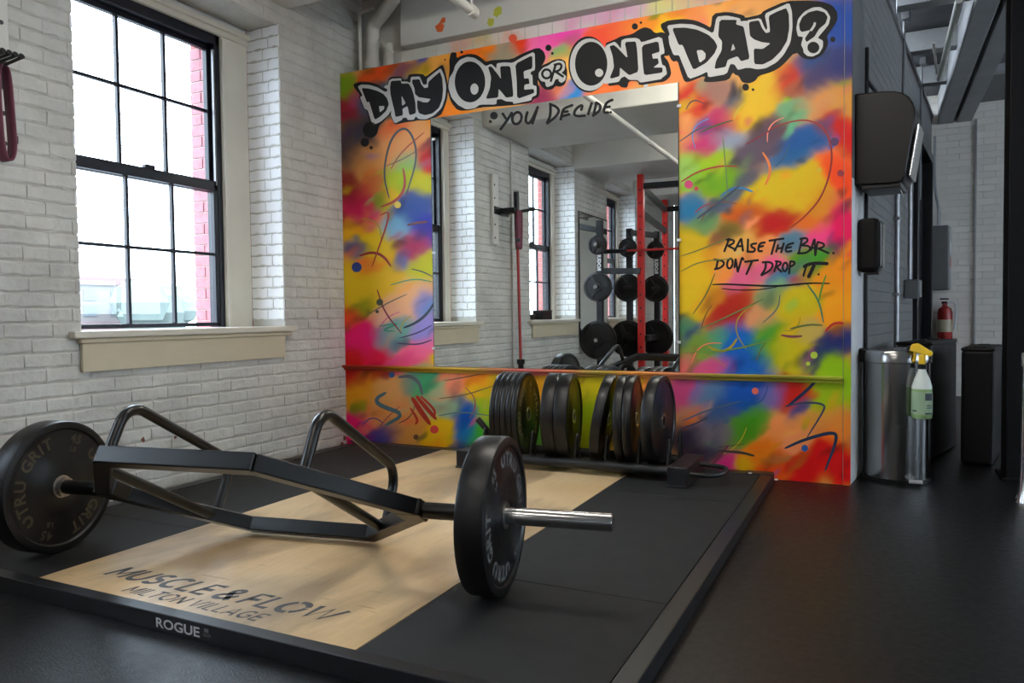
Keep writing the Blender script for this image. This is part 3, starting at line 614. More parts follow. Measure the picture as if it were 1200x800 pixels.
BS = [([(456,232),(449,205),(455,170),(466,152),(478,150),(487,168),(488,190),(476,228)],(62,70,76),2.6),([(446,252),(456,247),(454,262),(436,312)],(165,50,22),2.2),([(497,155),(470,178),(458,198)],(150,50,30),1.4),([(444,382),(471,378),(446,387),(462,388)],(30,138,100),1.8),([(442,339),(450,365),(471,391)],(120,22,42),1.8),([(465,402),(490,404),(506,398)],(66,44,90),1.8),([(468,396),(490,390),(506,381)],(66,44,90),1.6),([(457,334),(485,326),(506,330)],(80,140,90),1.6),([(482,315),(495,318),(507,324)],(60,70,60),1.4),
 ([(452,460),(440,467),(444,475),(475,485),(452,498)],(80,112,124),5),([(481,478),(490,492),(487,497)],(182,42,16),3),([(483,466),(492,480),(504,497)],(182,42,16),6),([(488,464),(498,476),(511,491)],(182,42,16),5),([(493,464),(510,480),(509,488)],(182,42,16),3),([(467,442),(480,440),(491,447),(495,462)],(96,96,106),4),([(514,467),(545,463),(578,452)],(116,92,60),1.4),([(514,487),(540,482),(575,487)],(90,120,120),1.6),([(520,446),(545,442),(572,436)],(100,70,70),1.2),
 ([(798,213),(819,200),(845,194),(864,195)],(160,48,20),2),([(903,151),(926,142),(949,140),(968,151),(975.6,177),(973,203),(962,233),(942,255),(926,267)],(150,32,22),2.2),([(860,140),(864,129),(873,120)],(205,172,30),2),([(796,166),(819,150),(834,147)],(62,72,92),1.6),([(847,161),(851,200),(853,236)],(92,122,62),1.4),([(817,256),(842,238),(866,218)],(58,70,92),3),([(798,300),(822,292),(850,280)],(96,112,50),1.4),([(798,318),(820,306),(858,303)],(110,120,50),1.4),([(838,320),(828,345),(812,368)],(100,100,40),1.6),
 ([(926,385),(948,380),(964,381)],(92,102,42),2.4),([(967,388),(978,377),(996,380)],(190,32,22),3),([(946,333),(960,352),(965,378)],(62,112,82),2.2),([(968,322),(962,340),(960,352)],(80,140,40),2),([(815,388),(850,372),(895,350)],(100,120,60),1.6),([(800,412),(850,412),(905,398)],(110,140,50),1.8),([(914,345),(912,362),(894,378)],(90,110,100),1.6),
 ([(959,443),(945,458),(923,476)],(32,40,72),4),([(920,476),(942,471),(967,473),(965,482),(946,512)],(52,60,90),2.4),([(920,525),(942,515),(978,505),(981,515),(967,551)],(32,52,82),4),([(842,528),(870,530),(884,534)],(62,52,42),3),([(840,524),(872,520)],(62,58,50),2),([(798,502),(814,497),(829,489)],(60,60,80),2),([(800,493),(830,480),(868,470)],(70,90,120),2)]
for i,(l,c,w_) in enumerate(BS): strokes_px('brush_stroke', [l], w_, Y1+.0006-.00002*i-.0003, pmat(c), brush, None, True)
rs = random.Random(31)
for i in range(46):                                   # loose thin spray lines all over the panels
    zone = rs.choice([(406,504,150,420),(800,985,115,262),(800,985,345,430),(800,985,452,550),(408,572,440,512)])
    x = rs.uniform(zone[0],zone[1]); y = rs.uniform(zone[2],zone[3]); an = math.radians(-35+rs.gauss(0,38)); L_ = rs.uniform(10,28); cv = rs.uniform(-.7,.7); pts = []
    for k in range(5):
        t = (k/4-.5)*2; pts.append((x+math.cos(an)*L_*t-math.sin(an)*L_*cv*t*t, y+math.sin(an)*L_*t+math.cos(an)*L_*cv*t*t))
    if all(zone[0]-4 < p[0] < zone[1]+8 and zone[2]-6 < p[1] < zone[3]+6 for p in pts):
        c = MUR[rs.randrange(len(MUR))][-1]; kk = rs.choice([.55,.8,1]); strokes_px('brush_stroke', [pts], rs.choice([1,1.4,2,3.2]), Y1+.0007-.000004*i, pmat(tuple(int(v*kk)//12*12 for v in c)), brush, None, True)
for x,y,r,c in [(426,166,0,(0,0,0)),(445,354,4,(60,60,40)),(442,365,2,(60,60,40)),(466,240,4,(225,195,60)),(418,313,6,(40,60,130)),(509,503,5,(232,72,62)),(487.5,512,3.2,(110,70,40)),(954,416,4.2,(180,200,62)),(947,426,2.6,(180,200,62)),(943,525,4,(40,90,160)),(885,458,4,(220,100,80)),(985,203,4,(150,40,60)),(978,166,5,(80,40,90)),(960,199,3,(220,180,40)),(807,216,5,(200,60,110)),(816,221,2.4,(180,50,60)),(459,439,3.5,(50,90,150)),(601,45,5,(220,80,50)),(630,88,0,(0,0,0))]:
    if r: poly_px('paint_dot', [ell(x,y,r,r,0,14)], Y1+.0002, pmat(c), brush, None, 0, 0)

# ---- the mirror in the mural
MX0,MX1,MZ0,MZ1 = .70, 2.229, ZL+.004, 2.066
mir = thing('wall_mirror', ((MX0+MX1)/2,-.005,MZ0), 'large frameless mirror set in the graffiti wall above the ledge', 'mirror')
box('glass', (MX0,-.0095,MZ0), (MX1,-.004,MZ1), 'mirror_glass', mir)
box('edge', (MX0-.004,-.0092,MZ0), (MX0,-.0038,MZ1), 'black_frame', mir); box('edge', (MX1,-.0092,MZ0), (MX1+.004,-.0038,MZ1), 'black_frame', mir)
for px,py in ((508,163),(795.5,124),(795.5,281),(508,296),(795.5,401),(508,408),(757,100.5)):
    P = at(px,py,'y',-.011); MB().box((P.x-.011,-.013,P.z-.007),(P.x+.011,-.0098,P.z+.007)).build('mirror_clip','white_ink',mir,bevel=.0015)
TD = (565,105,7.5)
YD = [[[(178,208),(215,262)],[(262,200),(225,262),(160,350)]],[ell(305,250,40,54,18,18,0,352)],[[(398,195),(378,265),(398,302),(432,280),(490,150)],[(480,180),(440,300)]],[[(600,130),(600,235),(568,292)],[(592,125),(655,150),(680,190),(640,245),(568,298)]],[[(795,135),(715,165),(700,215),(690,265)],[(700,200),(755,190)],[(698,235),(768,215)]],[[(870,180),(885,128),(830,160),(802,210),(830,235),(905,228)]],[[(962,118),(930,220)]],[[(1003,112),(980,225)],[(1000,112),(1042,135),(1034,185),(972,230)]],[[(1148,88),(1095,110),(1078,150),(1062,205),(1112,200)],[(1080,155),(1125,150)]]]
for g_ in YD: strokes_px('marker_letter', g_, 23, -.0104, 'black_ink', mir, TD)
for x,y,r in ((103,228,34),(72,280,13),(1130,198,11)): poly_px('marker_dot', [ell(x,y,r,r,0,16)], -.0104, 'black_ink', mir, TD, 0, 0)
# ================================================================== PLATFORM
xw0, xw1, yf, yb = .8398, 2.0598, -2.5702, -.161
xli, xlo, xri, xro, yfo, ybo = .2298, .1762, 2.6697, 2.7233, -2.6159, -.085
plat = thing('lifting_platform', (1.45,-1.35,0), 'black steel framed lifting platform with plywood centre and rubber sides', 'platform')
zt = zp-.002
wood = box('plywood_panel', (xw0,yf,.012), (xw1,yb,zt), 'plywood', plat)
s1, s2 = -.763, -1.977
for xa,xb in ((xli+.002,xw0-.002),(xw1+.002,xri-.003)):
    for ya,yb_ in ((yf+.001,s2-.0012),(s2+.0012,s1-.0012),(s1+.0012,yb-.001)): box('rubber_mat', (xa,ya,.012), (xb,yb_,zt-.001), 'mat_rubber', plat, .0015)
box('frame_rail', (xlo,yfo,0), (xro,yf-.001,zp), 'platform_steel', plat, .003)
box('frame_rail', (xlo,yb+.001,0), (xro,ybo,zp), 'platform_steel', plat, .003)
box('frame_rail', (xlo,yf,0), (xli,yb,zp), 'platform_steel', plat, .003)
box('frame_rail', (xri,yf,0), (xro,yb,zp), 'platform_steel', plat, .003)
for x,y in ((xro-.04,-.125),(xlo+.04,-.125)): box('corner_plate', (x-.09,y-.034,zp), (x+.038,y+.036,zp+.004), 'platform_steel', plat, .001)
for px,py in ((879,554),(909.5,561.5)):
    P = at(px,py,'z',zp+.006); MB().lathe([(.009,0),(.009,.003),(.006,.005)],12,Matrix.Translation((P.x,P.y,zp+.0035))).build('bolt','white_ink',plat,True)
# stencilled words on the plywood, label on the front rail
def flat_text(name, body, x0, x1, base, cap, M, m, parent, shear=0, offset=0, spacing=1):
    vs, fs = glyphs(body, 1, shear, offset, spacing); xs = [v[0] for v in vs]; ys = [v[1] for v in vs]; a, b = min(xs), max(xs)
    vH, _ = glyphs('H', 1, 0, offset); h = max(v[1] for v in vH)-min(v[1] for v in vH); y0 = min(v[1] for v in vH)
    q = [(x0+(v[0]-a)/(b-a)*(x1-x0), base+(v[1]-y0)/h*cap, 0) for v in vs]
    return MB().add([M @ Vector(v) for v in q], fs).build(name, m, parent)
MT = Matrix.Translation((0,0,zt+.0006))
def arc(cx,cy,rx,ry,a0,a1,n=10): return [(cx+rx*math.cos(math.radians(a0+(a1-a0)*k/n)),cy+ry*math.sin(math.radians(a0+(a1-a0)*k/n))) for k in range(n+1)]
GLY = {'M':(.95,[[(.07,0),(.07,1)],[(.07,.94),(.475,.25),(.88,.94)],[(.88,0),(.88,1)]]),'U':(.80,[[(.07,1),(.07,.38)]+arc(.4,.38,.33,.33,180,360)+[(.73,1)]]),'S':(.66,[arc(.34,.73,.25,.22,35,265)+arc(.33,.28,.27,.23,85,-150)]),
 'C':(.86,[arc(.48,.5,.42,.45,48,312,16)]),'L':(.60,[[(.07,1),(.07,.05),(.58,.05)]]),'E':(.66,[[(.62,.95),(.07,.95),(.07,.05),(.64,.05)],[(.07,.5),(.56,.5)]]),'F':(.64,[[(.62,.95),(.07,.95),(.07,0)],[(.07,.48),(.55,.48)]]),'O':(1.0,[arc(.5,.5,.44,.45,20,110,10),arc(.5,.5,.44,.45,122,290,14),arc(.5,.5,.44,.45,302,372,8)]),
 'W':(1.22,[[(.05,1),(.33,.06),(.61,.92),(.89,.06),(1.17,1)]]),'&':(.86,[[(.80,0),(.22,.68)]+arc(.40,.78,.19,.17,205,-20,8)+[(.12,.38)]+arc(.34,.24,.26,.20,150,330,8)+[(.80,.48)]]),'I':(.16,[[(.08,0),(.08,1)]]),'T':(.74,[[(0,.95),(.74,.95)],[(.37,.95),(.37,0)]]),'N':(.84,[[(.07,0),(.07,1)],[(.07,.95),(.77,.05)],[(.77,0),(.77,1)]]),
 'V':(.86,[[(.04,1),(.43,.06),(.82,1)]]),'A':(.88,[[(.04,0),(.44,.95),(.84,0)],[(.2,.3),(.68,.3)]]),'G':(.90,[arc(.48,.5,.42,.45,48,330,16)+[(.84,.45),(.52,.45)]])}
def stencil(words, x0, x1, base, cap, wd_, sh, gap=.20, sp=.45):
    total = sum(sum(GLY[c][0]+gap for c in w_) for w_ in words)+sp*(len(words)-1)-gap; k = (x1-x0-sh*cap)/total; x = 0
    for w_ in words:
        mb = MB()
        for c in w_:
            for l in GLY[c][1]:
                p = stroke_pts(l, wd_, False, 0); p[0] = l[0]; h_ = (len(p)-2)//2; p[h_+1] = l[-1]
                q = [(x0+(x+a)*k+b*cap*sh, base+b*cap, zt+.0006) for a,b in p]; n = (len(p)-2)//2
                mb.add(q, [(0,1,len(p)-1)]+[(1+i,2+i,len(p)-2-i,len(p)-1-i) for i in range(n-1)]+[(n,n+1,n+2)])
            x += GLY[c][0]+gap
        x += sp; mb.build('stencil_lettering','stencil_ink',plat)
stencil(['MUSCLE','&','FLOW'], .996, 1.904, -2.468, .082, .205, .32, .16, .22)
stencil(['MILTON','VILLAGE'], 1.182, 1.724, -2.543, .049, .17, .30, .20, .35)
MR = Matrix.Translation((0,yfo-.0006,0)) @ Matrix.Rotation(math.pi/2,4,'X')
flat_text('rail_label', 'ROGUE', 1.424, 1.589, .0125, .0265, MR, 'white_ink', plat, 0, .022)
flg = MB().box((1.606,yfo-.0008,.030),(1.621,yfo-.0002,.040)).box((1.600,yfo-.0008,.0245),(1.630,yfo-.0002,.0255)).box((1.603,yfo-.0008,.0195),(1.627,yfo-.0002,.021)); flg.build('rail_flag','plate_ink_grey',plat)

# ================================================================== TRAP BAR
A0 = Vector((2.533,-2.041,.276)); e1 = Vector((.98491604,.17303292,0)); nh = Vector((e1.y,-e1.x,0))
TH = math.radians(29.2); vv = nh*math.cos(TH)+Vector((0,0,1))*math.sin(TH); nn = vv.cross(e1)
BC = A0 - e1*1.143
BM = Matrix(((e1.x,vv.x,nn.x,BC.x),(e1.y,vv.y,nn.y,BC.y),(e1.z,vv.z,nn.z,BC.z),(0,0,0,1)))
bar_ = thing('trap_bar', None, 'black hex trap bar tilted on its plates over the plywood', 'barbell', M=BM)
def lpart(mb, name, m, parent, smooth=False, bevel=0):
    o = mb.build(name, m, None, smooth, bevel); o.parent = parent; return o
LX, WV, JX, TS = .253, .385, .556, .0508
for s in (1,-1):
    lpart(MB().bar((-LX,s*WV,0),(LX,s*WV,0),TS,TS,(0,0,1)),'frame_tube','bar_paint',bar_,bevel=.004)
    for e in (1,-1):
        lpart(MB().bar((e*(LX-.012),s*(WV+.002),0),(e*(JX+.012),s*.012,0),TS*.98,TS*.98,(0,0,1)),'frame_tube','bar_paint',bar_,bevel=.004)
for e in (1,-1):
    h = e*.335; q = .285
    lpart(MB().tube([(h,q,.0),(h,q,.13)]+[(h,q-.075*(1-math.cos(t)),.13+.075*math.sin(t)) for t in [math.pi/12*k for k in range(1,7)]]+[(h,-q+.075*(1-math.cos(t)),.13+.075*math.sin(t)) for t in [math.pi/12*k for k in range(6,0,-1)]]+[(h,-q,.13),(h,-q,0)],.0165,14),'raised_handle','bar_paint',bar_,True)
    lpart(MB().tube([(h,q,-.004),(h,-q,-.004)],.0165,14),'low_handle','bar_paint',bar_,True)
    lpart(MB().tube([(e*(JX-.03),0,0),(e*.752,0,0)],.0245,20),'shaft','bar_paint',bar_,True)
    lpart(MB().bar((e*(JX-.05),0,0),(e*(JX+.03),0,0),.085,TS*1.02,(0,0,1)),'gusset','bar_paint',bar_,bevel=.006)
    lpart(MB().tube([(e*.742,0,0),(e*.757,0,0)],.033,24),'collar','steel_ring',bar_,True)
    lpart(MB().tube([(e*.757,0,0),(e*1.139,0,0),(e*1.143,0,0)],[.0248,.0248,.0225],28),'sleeve','chrome',bar_,True)

# ================================================================== BUMPER PLATES
ZX = Matrix.Rotation(math.pi/2,4,'Y')            # lathe axis Z -> X
def arc_text(mb, body, size, rad, mid, x, off=.0, sp=.12):
    ws = [glyph(c,size,off) for c in body]; adv = [((g_[3]-g_[2]) if c != ' ' else size*.28)+size*sp for c,g_ in zip(body,ws)]
    tot = sum(adv); th = mid - tot/2/rad
    for c,g_,a in zip(body,ws,adv):
        t = th + (a/2)/rad; th += a/rad
        if c == ' ': continue
        cx = (g_[2]+g_[3])/2; vs = []
        for v in g_[0]:
            u = v[0]-cx; h_ = v[1]-size*.35
            r_ = rad+h_; vs.append((x, r_*math.sin(t)+u*math.cos(t), r_*math.cos(t)-u*math.sin(t)))
        mb.add(vs, g_[1])
_pc = {}
def plate_meshes(T, R, hub=.0255, dish=True):
    k = (T,R)
    if k in _pc: return _pc[k]
    h = T/2; b = min(.008,T*.22); d = min(.006,T*.12) if dish else 0
    prof = [(hub+.012,-h+d*.6),(.095*R/.225,-h+d*.6),(.10*R/.225,-h+d),(R-.030,-h+d),(R-.024,-h),(R-b,-h),(R-b*.3,-h+b*.3),(R,-h+b),(R,h-b),(R-b*.3,h-b*.3),(R-b,h),(R-.024,h),(R-.030,h-d),(.10*R/.225,h-d),(.095*R/.225,h-d*.6),(hub+.012,h-d*.6)]
    a = MB().lathe(prof,72,ZX,close=True); r = MB().lathe([(hub,-h+d*.4),(hub+.013,-h+d*.4),(hub+.013,h-d*.4+.001),(hub,h-d*.4+.001)],36,ZX,close=True)
    _pc[k] = (a,r,h-d); return _pc[k]
def plate(M, T, R, label, group=None, words=None, ink='plate_ink_grey', spin=0, num='45'):
    p = thing('bumper_plate', None, label, 'weight plate', group, M=M)
    a,r,xf = plate_meshes(T,R)
    lpart(a,'rubber_body','plate_rubber',p,True); lpart(r,'hub_ring','steel_ring',p,True)
    if words:
        sz = .057; rd = R*.715
        for m0 in words:
            for body,z_,r_,m_,o_ in (('TRU',sz,rd,m0-.53,.0016),('GRIT',sz,rd,m0+.46,.0016),(num,sz*.75,rd*1.05,m0+1.50,.001),('LB',sz*.42,rd*.82,m0+1.50,.0005)):
                mb = MB(); arc_text(mb,body,z_,r_,m_,xf+.0006,o_); lpart(mb,'lettering',ink,p)
            mb = MB(); t0 = m0-1.06; cy, cz = rd*math.sin(t0), rd*math.cos(t0); n = 14
            for k in range(n+1):
                t = t0+.5+5.0*k/n; mb.v += [(xf+.0006,cy+q*math.sin(t),cz+q*math.cos(t)) for q in (sz*.18,sz*.36)]
            mb.f = [(2*k,2*k+1,2*k+3,2*k+2) for k in range(n)]; lpart(mb,'logo_mark',ink,p)
    return p
PM = lambda a: Matrix.Translation(BC+e1*a) @ Matrix.Rotation(math.atan2(e1.y,e1.x),4,'Z')
def lift(M): M = M.copy(); M[2][3] = zp+.2255; return M
T45 = .083
plate(lift(PM(.757+T45/2)),T45,.225,'black 45 pound plate on the bar end nearest the camera','plates loaded on the trap bar',(math.radians(55),math.radians(235)),'plate_ink_grey')
plate(lift(PM(-.757-T45/2)),T45,.225,'black 45 pound plate on the far left bar end by the brick wall','plates loaded on the trap bar',(math.radians(-63),math.radians(117)),'plate_ink_gold')

# ================================================================== PLATE RACK with plates
rk = thing('plate_rack', (1.78,-.4,zp), 'low black floor rack holding bumper plates below the mirror', 'plate rack')
for x0,x1 in ((2.312,2.402),(1.19,1.28)):
    box('foot', (x0,-.595,zp), (x1,-.22,zp+.092), 'platform_steel', rk, .004)
    box('foot_plate', (x0-.004,-.600,zp), (x1+.004,-.215,zp+.008), 'platform_steel', rk, .002)
for y in (-.475,-.185): MB().tube([(1.27,y,zp+.048),(2.32,y,zp+.048)],.026,16).build('tube','platform_steel',rk,True)
DIV = [1.285,1.565,1.812,1.972,2.140,2.285]
for x in DIV:
    MB().tube(smoothpath([(x,-.475,zp+.05),(x,-.46,zp+.16),(x,-.44,zp+.20),(x,-.425,zp+.16),(x,-.41,zp+.03)],2),.0065,8).build('divider','platform_steel',rk,True)
    MB().tube(smoothpath([(x,-.185,zp+.05),(x,-.20,zp+.18),(x,-.22,zp+.21),(x,-.235,zp+.17),(x,-.25,zp+.03)],2),.0065,8).build('divider','platform_steel',rk,True)
for y in (-.41,-.25): MB().tube([(1.28,y,zp+.027),(2.32,y,zp+.027)],.010,10).build('floor_rod','platform_steel',rk,True)
MB().tube(smoothpath([(2.395,-.52,zp+.05),(2.50,-.50,zp+.045),(2.545,-.42,zp+.05),(2.54,-.34,zp+.06),(2.395,-.31,zp+.06)],2),.011,12).build('carry_handle','platform_steel',rk,True)
Pm = at(578,512,'y',-.40); Pn = at(560,491,'y',-.40)
MB().tube([(1.26,-.40,zp+.085),tuple(Pm),tuple(Pn)],.017,14).build('carry_handle','platform_steel',rk,True)
def rackplate(x, T, yaw, tilt, label, group, words=None, R=.225, num='10', dz=0):
    c_, s_ = math.cos(tilt), abs(math.sin(tilt))
    zc = zp+.040+R*c_+T/2*s_+dz
    M = Matrix.Translation((x+R*math.sin(tilt),-.33,zc)) @ Matrix.Rotation(yaw,4,'Z') @ Matrix.Rotation(tilt,4,'Y')
    return plate(M, T, R, label, group, words, 'plate_ink_cream', 0, num)
yA = math.radians(7.5)
nm5 = ['leftmost of the five thin black plates on the floor rack','second from the left of the five thin rack plates','middle one of the five thin black plates on the rack','fourth from the left of the five thin rack plates','thin 10 pound plate with cream lettering facing out on the rack']
for k in range(5): rackplate(1.349+.0322*k,.0295,yA,0,nm5[k],'thin plates on the floor rack',(math.radians(-70),math.radians(110)) if k == 4 else None)
yB = math.radians(10)
rackplate(1.650,.069,yB,0,'left one of the two thick glossy black plates beside the thin ones','thick plates on the floor rack'); rackplate(1.722,.069,yB,0,'right one of the two thick glossy plates, facing an empty slot','thick plates on the floor rack')
rackplate(1.885,.052,math.radians(8),math.radians(9.5),'single black plate leaning to the right in the rack','leaning plate on the floor rack')
rackplate(2.028,.044,yA,0,'left one of the two medium black plates right of the leaning plate','medium plates on the floor rack'); rackplate(2.074,.044,yA,0,'medium black plate sandwiched next to the rightmost rack plate','medium plates on the floor rack')
rackplate(2.205,.058,math.radians(-1),0,'thick black plate at the right end of the floor rack',None)

# ================================================================== PIPES IN THE CORNER
def pipe(name, pts, r, label, cat='pipe', m='pipe_paint', it=2, rings=()):
    o = thing(name, pts[0], label, cat)
    MB().tube(smoothpath(pts,it) if it else pts, r, 16).build('pipe_run',m,o,True)
    for P,d in rings:
        d = Vector(d).normalized()*.025; MB().tube([Vector(P)-d,Vector(P)+d],r*1.28,16).build('coupling',m,o,True)
    return o
p0 = at(436,72,'y',.16); p1 = at(437,30,'y',.16); p2 = at(452,12,'y',.10); p3 = at(466,-8,'y',.02)
pipe('drain_pipe', [(p0.x,.16,0.02),(p0.x,.16,2.3),tuple(p1-Vector((0,0,.08))),tuple(p1),tuple(p1*.5+p2*.5),tuple(p2),tuple(p3),(p3.x+.02,p3.y,2.985)], .042, 'thick white drain pipe bending to the right above the mural corner', it=2, rings=[((p0.x,.16,2.52),(0,0,1))])
q0 = at(452,60,'y',.19); pipe('riser_pipe', [(q0.x+.02,.19,.02),(q0.x+.02,.19,2.655)], .034, 'straight white riser pipe right of the bent drain pipe', it=0)
r0 = at(423,60,'y',.12); r1 = at(421,14,'y',.12); pipe('conduit', [(r0.x,.12,.02),(r0.x,.12,2.3),(r1.x,.12,r1.z-.05),(r1.x,.12,r1.z-.02),(r1.x+.02,.12,r1.z),(r1.x+.10,.14,r1.z+.01)], .012, 'thin white conduit left of the drain pipe by the brick wall', it=2)
c0 = at(444,47,'y',.11); c1 = at(461,62,'y',.11); pipe('pipe_lever', [tuple(c0),tuple(c1)], .008, 'short white lever rod sticking out from the corner pipes', it=0)
spx, spz = 1.262, 2.445
sp = pipe('sprinkler_pipe', [(spx,-8,spz),(spx,-.47,spz)], .024, 'white sprinkler pipe hung below the ceiling beams', it=0, rings=[((spx,y,spz),(0,1,0)) for y in (-.49,-1.6,-2.9,-4.3,-5.6)])
MB().tube([(spx,-.49,spz),(spx,-.49,spz+.12)],.010,8).build('sprinkler_head','galvanised',sp,True); MB().tube([(spx,-.52,spz-.005),(spx,-.455,spz-.005)],.026,14).build('pipe_elbow','pipe_paint',sp,True)
for y in (-2.5,-4.7): MB().tube([(spx,y,spz),(spx,y,2.529)],.006,8).build('hanger_rod','galvanised',sp)

# ================================================================== PEG BOARD, BAND AND BAR ON THE BRICK WALL (left edge and in the mirror)
pb = thing('peg_board', (.02,-2.2,1.5), 'white drilled board with black hooks on the brick wall pier', 'hook rack')
box('board', (.004,-2.235,1.50), (.032,-2.125,2.14), 'white_paint', pb, .003)
for z in (1.56,1.68,1.80,1.92,2.04): MB().lathe([(.009,0),(.009,.004)],12,Matrix.Translation((.0315,-2.155,z)) @ ZX).build('hole','black_frame',pb)
box('cross_plate', (.033,-2.42,1.775), (.046,-2.14,1.845), 'black_frame', pb, .002)
box('arm', (.046,-2.245,1.785), (.20,-2.233,1.835), 'black_frame', pb, .002)
for k in range(6): MB().tube([(.046 if k else .19,-2.270-.022*k,1.80),(.33,-2.270-.022*k,1.815),(.35,-2.270-.022*k,1.822)],[.006,.006,.011],8).build('hook','black_frame',pb,True)
bd = thing('resistance_band', (.22,-2.26,1.45), 'dusty pink resistance band looped over a wall hook', 'band')
def band(y0, pts, wdt):
    mb = MB(); pts = [Vector(p) for p in pts]; n = len(pts)
    vs = [];
    for p in pts: vs += [(p.x-wdt/2,p.y,p.z),(p.x+wdt/2,p.y,p.z)]
    fs = [(2*i,2*i+1,2*(i+1)%(2*n)+1,2*(i+1)%(2*n)) for i in range(n)]
    o = mb.add(vs,fs).build('loop','band_pink',bd,True); md = o.modifiers.new('thick','SOLIDIFY'); md.thickness = .005; return o
loop = smoothpath([(.222,-2.270+y,z) for y,z in ((0,1.812),(.022,1.79),(.030,1.62),(.036,1.50),(.018,1.445),(-.012,1.46),(-.022,1.62),(-.024,1.79),(-.004,1.812))],2)
band(0, loop, .055)
box('buckle', (.197,-2.238,1.52), (.248,-2.231,1.55), 'black_frame', bd, .002)
sb = thing('standing_barbell', (.12,-2.49,0), 'red barbell standing upright against the brick wall pier', 'barbell')
MB().tube([(.12,-2.49,.42),(.095,-2.50,1.53)],.0145,12).build('shaft','bar_red',sb,True); MB().tube([(.095,-2.50,1.53),(.084,-2.505,2.02)],.026,16).build('upper_sleeve','black_frame',sb,True)
MB().tube([(.13,-2.486,.0),(.12,-2.49,.40)],.026,16).build('lower_sleeve','black_frame',sb,True); MB().tube([(.121,-2.49,.385),(.1195,-2.49,.43)],.038,16).build('collar','black_frame',sb,True)
cd = thing('wall_conduit', (.012,-2.55,0), 'thin white conduit running up the brick pier behind the hooks', 'conduit'); MB().tube([(.012,-2.55,0),(.012,-2.55,2.53)],.009,8).build('pipe_run','pipe_paint',cd,True)
for (y0,y1,z1,lab) in ((-3.62,-3.36,.90,'black box standing on the sill of the second window'),(-3.16,-3.06,.86,'small black gadget on the sill of the second window')):
    b_ = thing('sill_box', (-.08,(y0+y1)/2,ZS), lab, 'box'); box('case',(-.15,y0,ZS),(-.03,y1,z1-.012),'black_plastic',b_,.006); box('lid',(-.155,y0-.004,z1-.012),(-.025,y1+.004,z1),'black_frame',b_,.003)

# ================================================================== RIGHT-HAND CORRIDOR
SA = math.radians(7.3); SD = Vector((math.sin(SA),math.cos(SA),0)); SN = Vector((math.cos(SA),-math.sin(SA),0)); S0 = Vector((W+.002,.03,0))
SM = Matrix(((SD.x,SN.x,0,S0.x),(SD.y,SN.y,0,S0.y),(0,0,1,0),(0,0,0,1)))    # local: x along the wall, y out of it, z up
wr = sroot('wall_corridor'); wr.matrix_basis = SM
brick_mat('grey_brick',(.21,.205,.20),(.175,.17,.165)); brick_mat('far_brick',(.86,.80,.73),(.76,.71,.64))
lpart(MB().box((.0,-.20,0),(.34,0,1.50)),'end_panel','reveal_paint',wr); lpart(MB().box((.0,-.20,1.50),(.34,0,2.80)),'upper_panel','grey_paint',wr); lpart(MB().box((.34,-.20,0),(2.92,-.006,2.80)),'brick_face','grey_brick',wr)
lpart(MB().box((2.92,-.20,2.34),(4.36,-.006,2.80)),'lintel','grey_paint',wr); lpart(MB().box((4.36,-.20,0),(4.70,-.006,2.80)),'brick_face','grey_brick',wr)
lpart(MB().box((.0,-.008,2.76),(4.7,.012,2.785)),'edge_trim','joist_paint',wr)
dr = sroot('door_1'); dr.matrix_basis = SM
for nm,lo,hi,m_ in (('frame',(2.92,-.12,0),(3.00,.03,2.34),'black_frame'),('frame',(4.28,-.12,0),(4.36,.03,2.34),'black_frame'),('frame',(2.92,-.12,2.26),(4.36,.03,2.34),'black_frame'),('leaf',(3.0,-.09,.01),(4.28,-.05,2.26),'black_frame'),('handle',(3.10,-.05,.98),(3.13,-.01,1.12),'chrome')):
    lpart(MB().box(lo,hi),nm,m_,dr,bevel=.004)
wf = struct(box('wall_far', (2.6,4.62,0), (9,4.75,3.0), 'far_brick'))
box('downpipe_chase', (4.02,4.60,0), (4.035,4.62,2.7), 'galvanised', wf)
# ceiling timbers of the corridor
for x0,x1,z in ((3.70,3.83,2.69),(3.86,3.99,2.69)): box('main_beam', (x0,.3,z), (x1,4.62,2.98), 'joist_paint', ceil, .006)
box('ceiling_panel', (4.0,.3,2.86), (8.9,4.62,2.90), 'grey_paint', ceil)
for y in (1.55,2.55,3.5): box('cross_joist', (3.28,y-.06,2.80), (3.70,y+.06,2.95), 'joist_paint', ceil, .004)
for y in (2.2,3.4): box('cross_joist', (4.0,y-.05,2.80), (8.9,y+.05,2.87), 'joist_paint', ceil, .004)
cp = pipe('ceiling_pipe', [tuple(at(1124,0,'z',2.74)),tuple(at(1101,92,'z',2.70))], .022, 'grey pipe under the dark corridor ceiling', it=0)
for (a,b) in (((1094,50),(1098,86)),): MB().tube([tuple(at(*a,'z',2.79)),tuple(at(*b,'z',2.72))],.009,8).build('hanger','pipe_paint',cp)
for (x,y,lab) in ((1063,14,'nearer grey junction box high on the corridor wall'),(1083,68,'farther grey junction box high on the corridor wall')):
    d_ = ray(x,y); t_ = (S0+SN*.03-CP).dot(SN)/d_.dot(SN); P = CP+d_*t_; L_ = SM.inverted() @ P
    jb = thing('junction_box', P, lab, 'junction box'); jb.matrix_basis = SM @ Matrix.Translation((L_.x,0,L_.z))
    lpart(MB().box((-.05,.0,-.06),(.05,.05,.06)),'case','grey_metal',jb,bevel=.004); lpart(MB().tube(smoothpath([(0,.012,-.06),(0,.012,-.3),(-.05,.012,-.55),(-.06,.012,-1.2)],2),.009,8),'cable','grey_metal',jb,True)
def onS(px,py,off=0):
    d_ = ray(px,py); P = CP+d_*((S0+SN*off-CP).dot(SN)/d_.dot(SN)); return SM.inverted() @ P
def sthing(name, L, label, cat): o = thing(name, None, label, cat, M=SM @ Matrix.Translation((L[0],0,L[2]))); return o
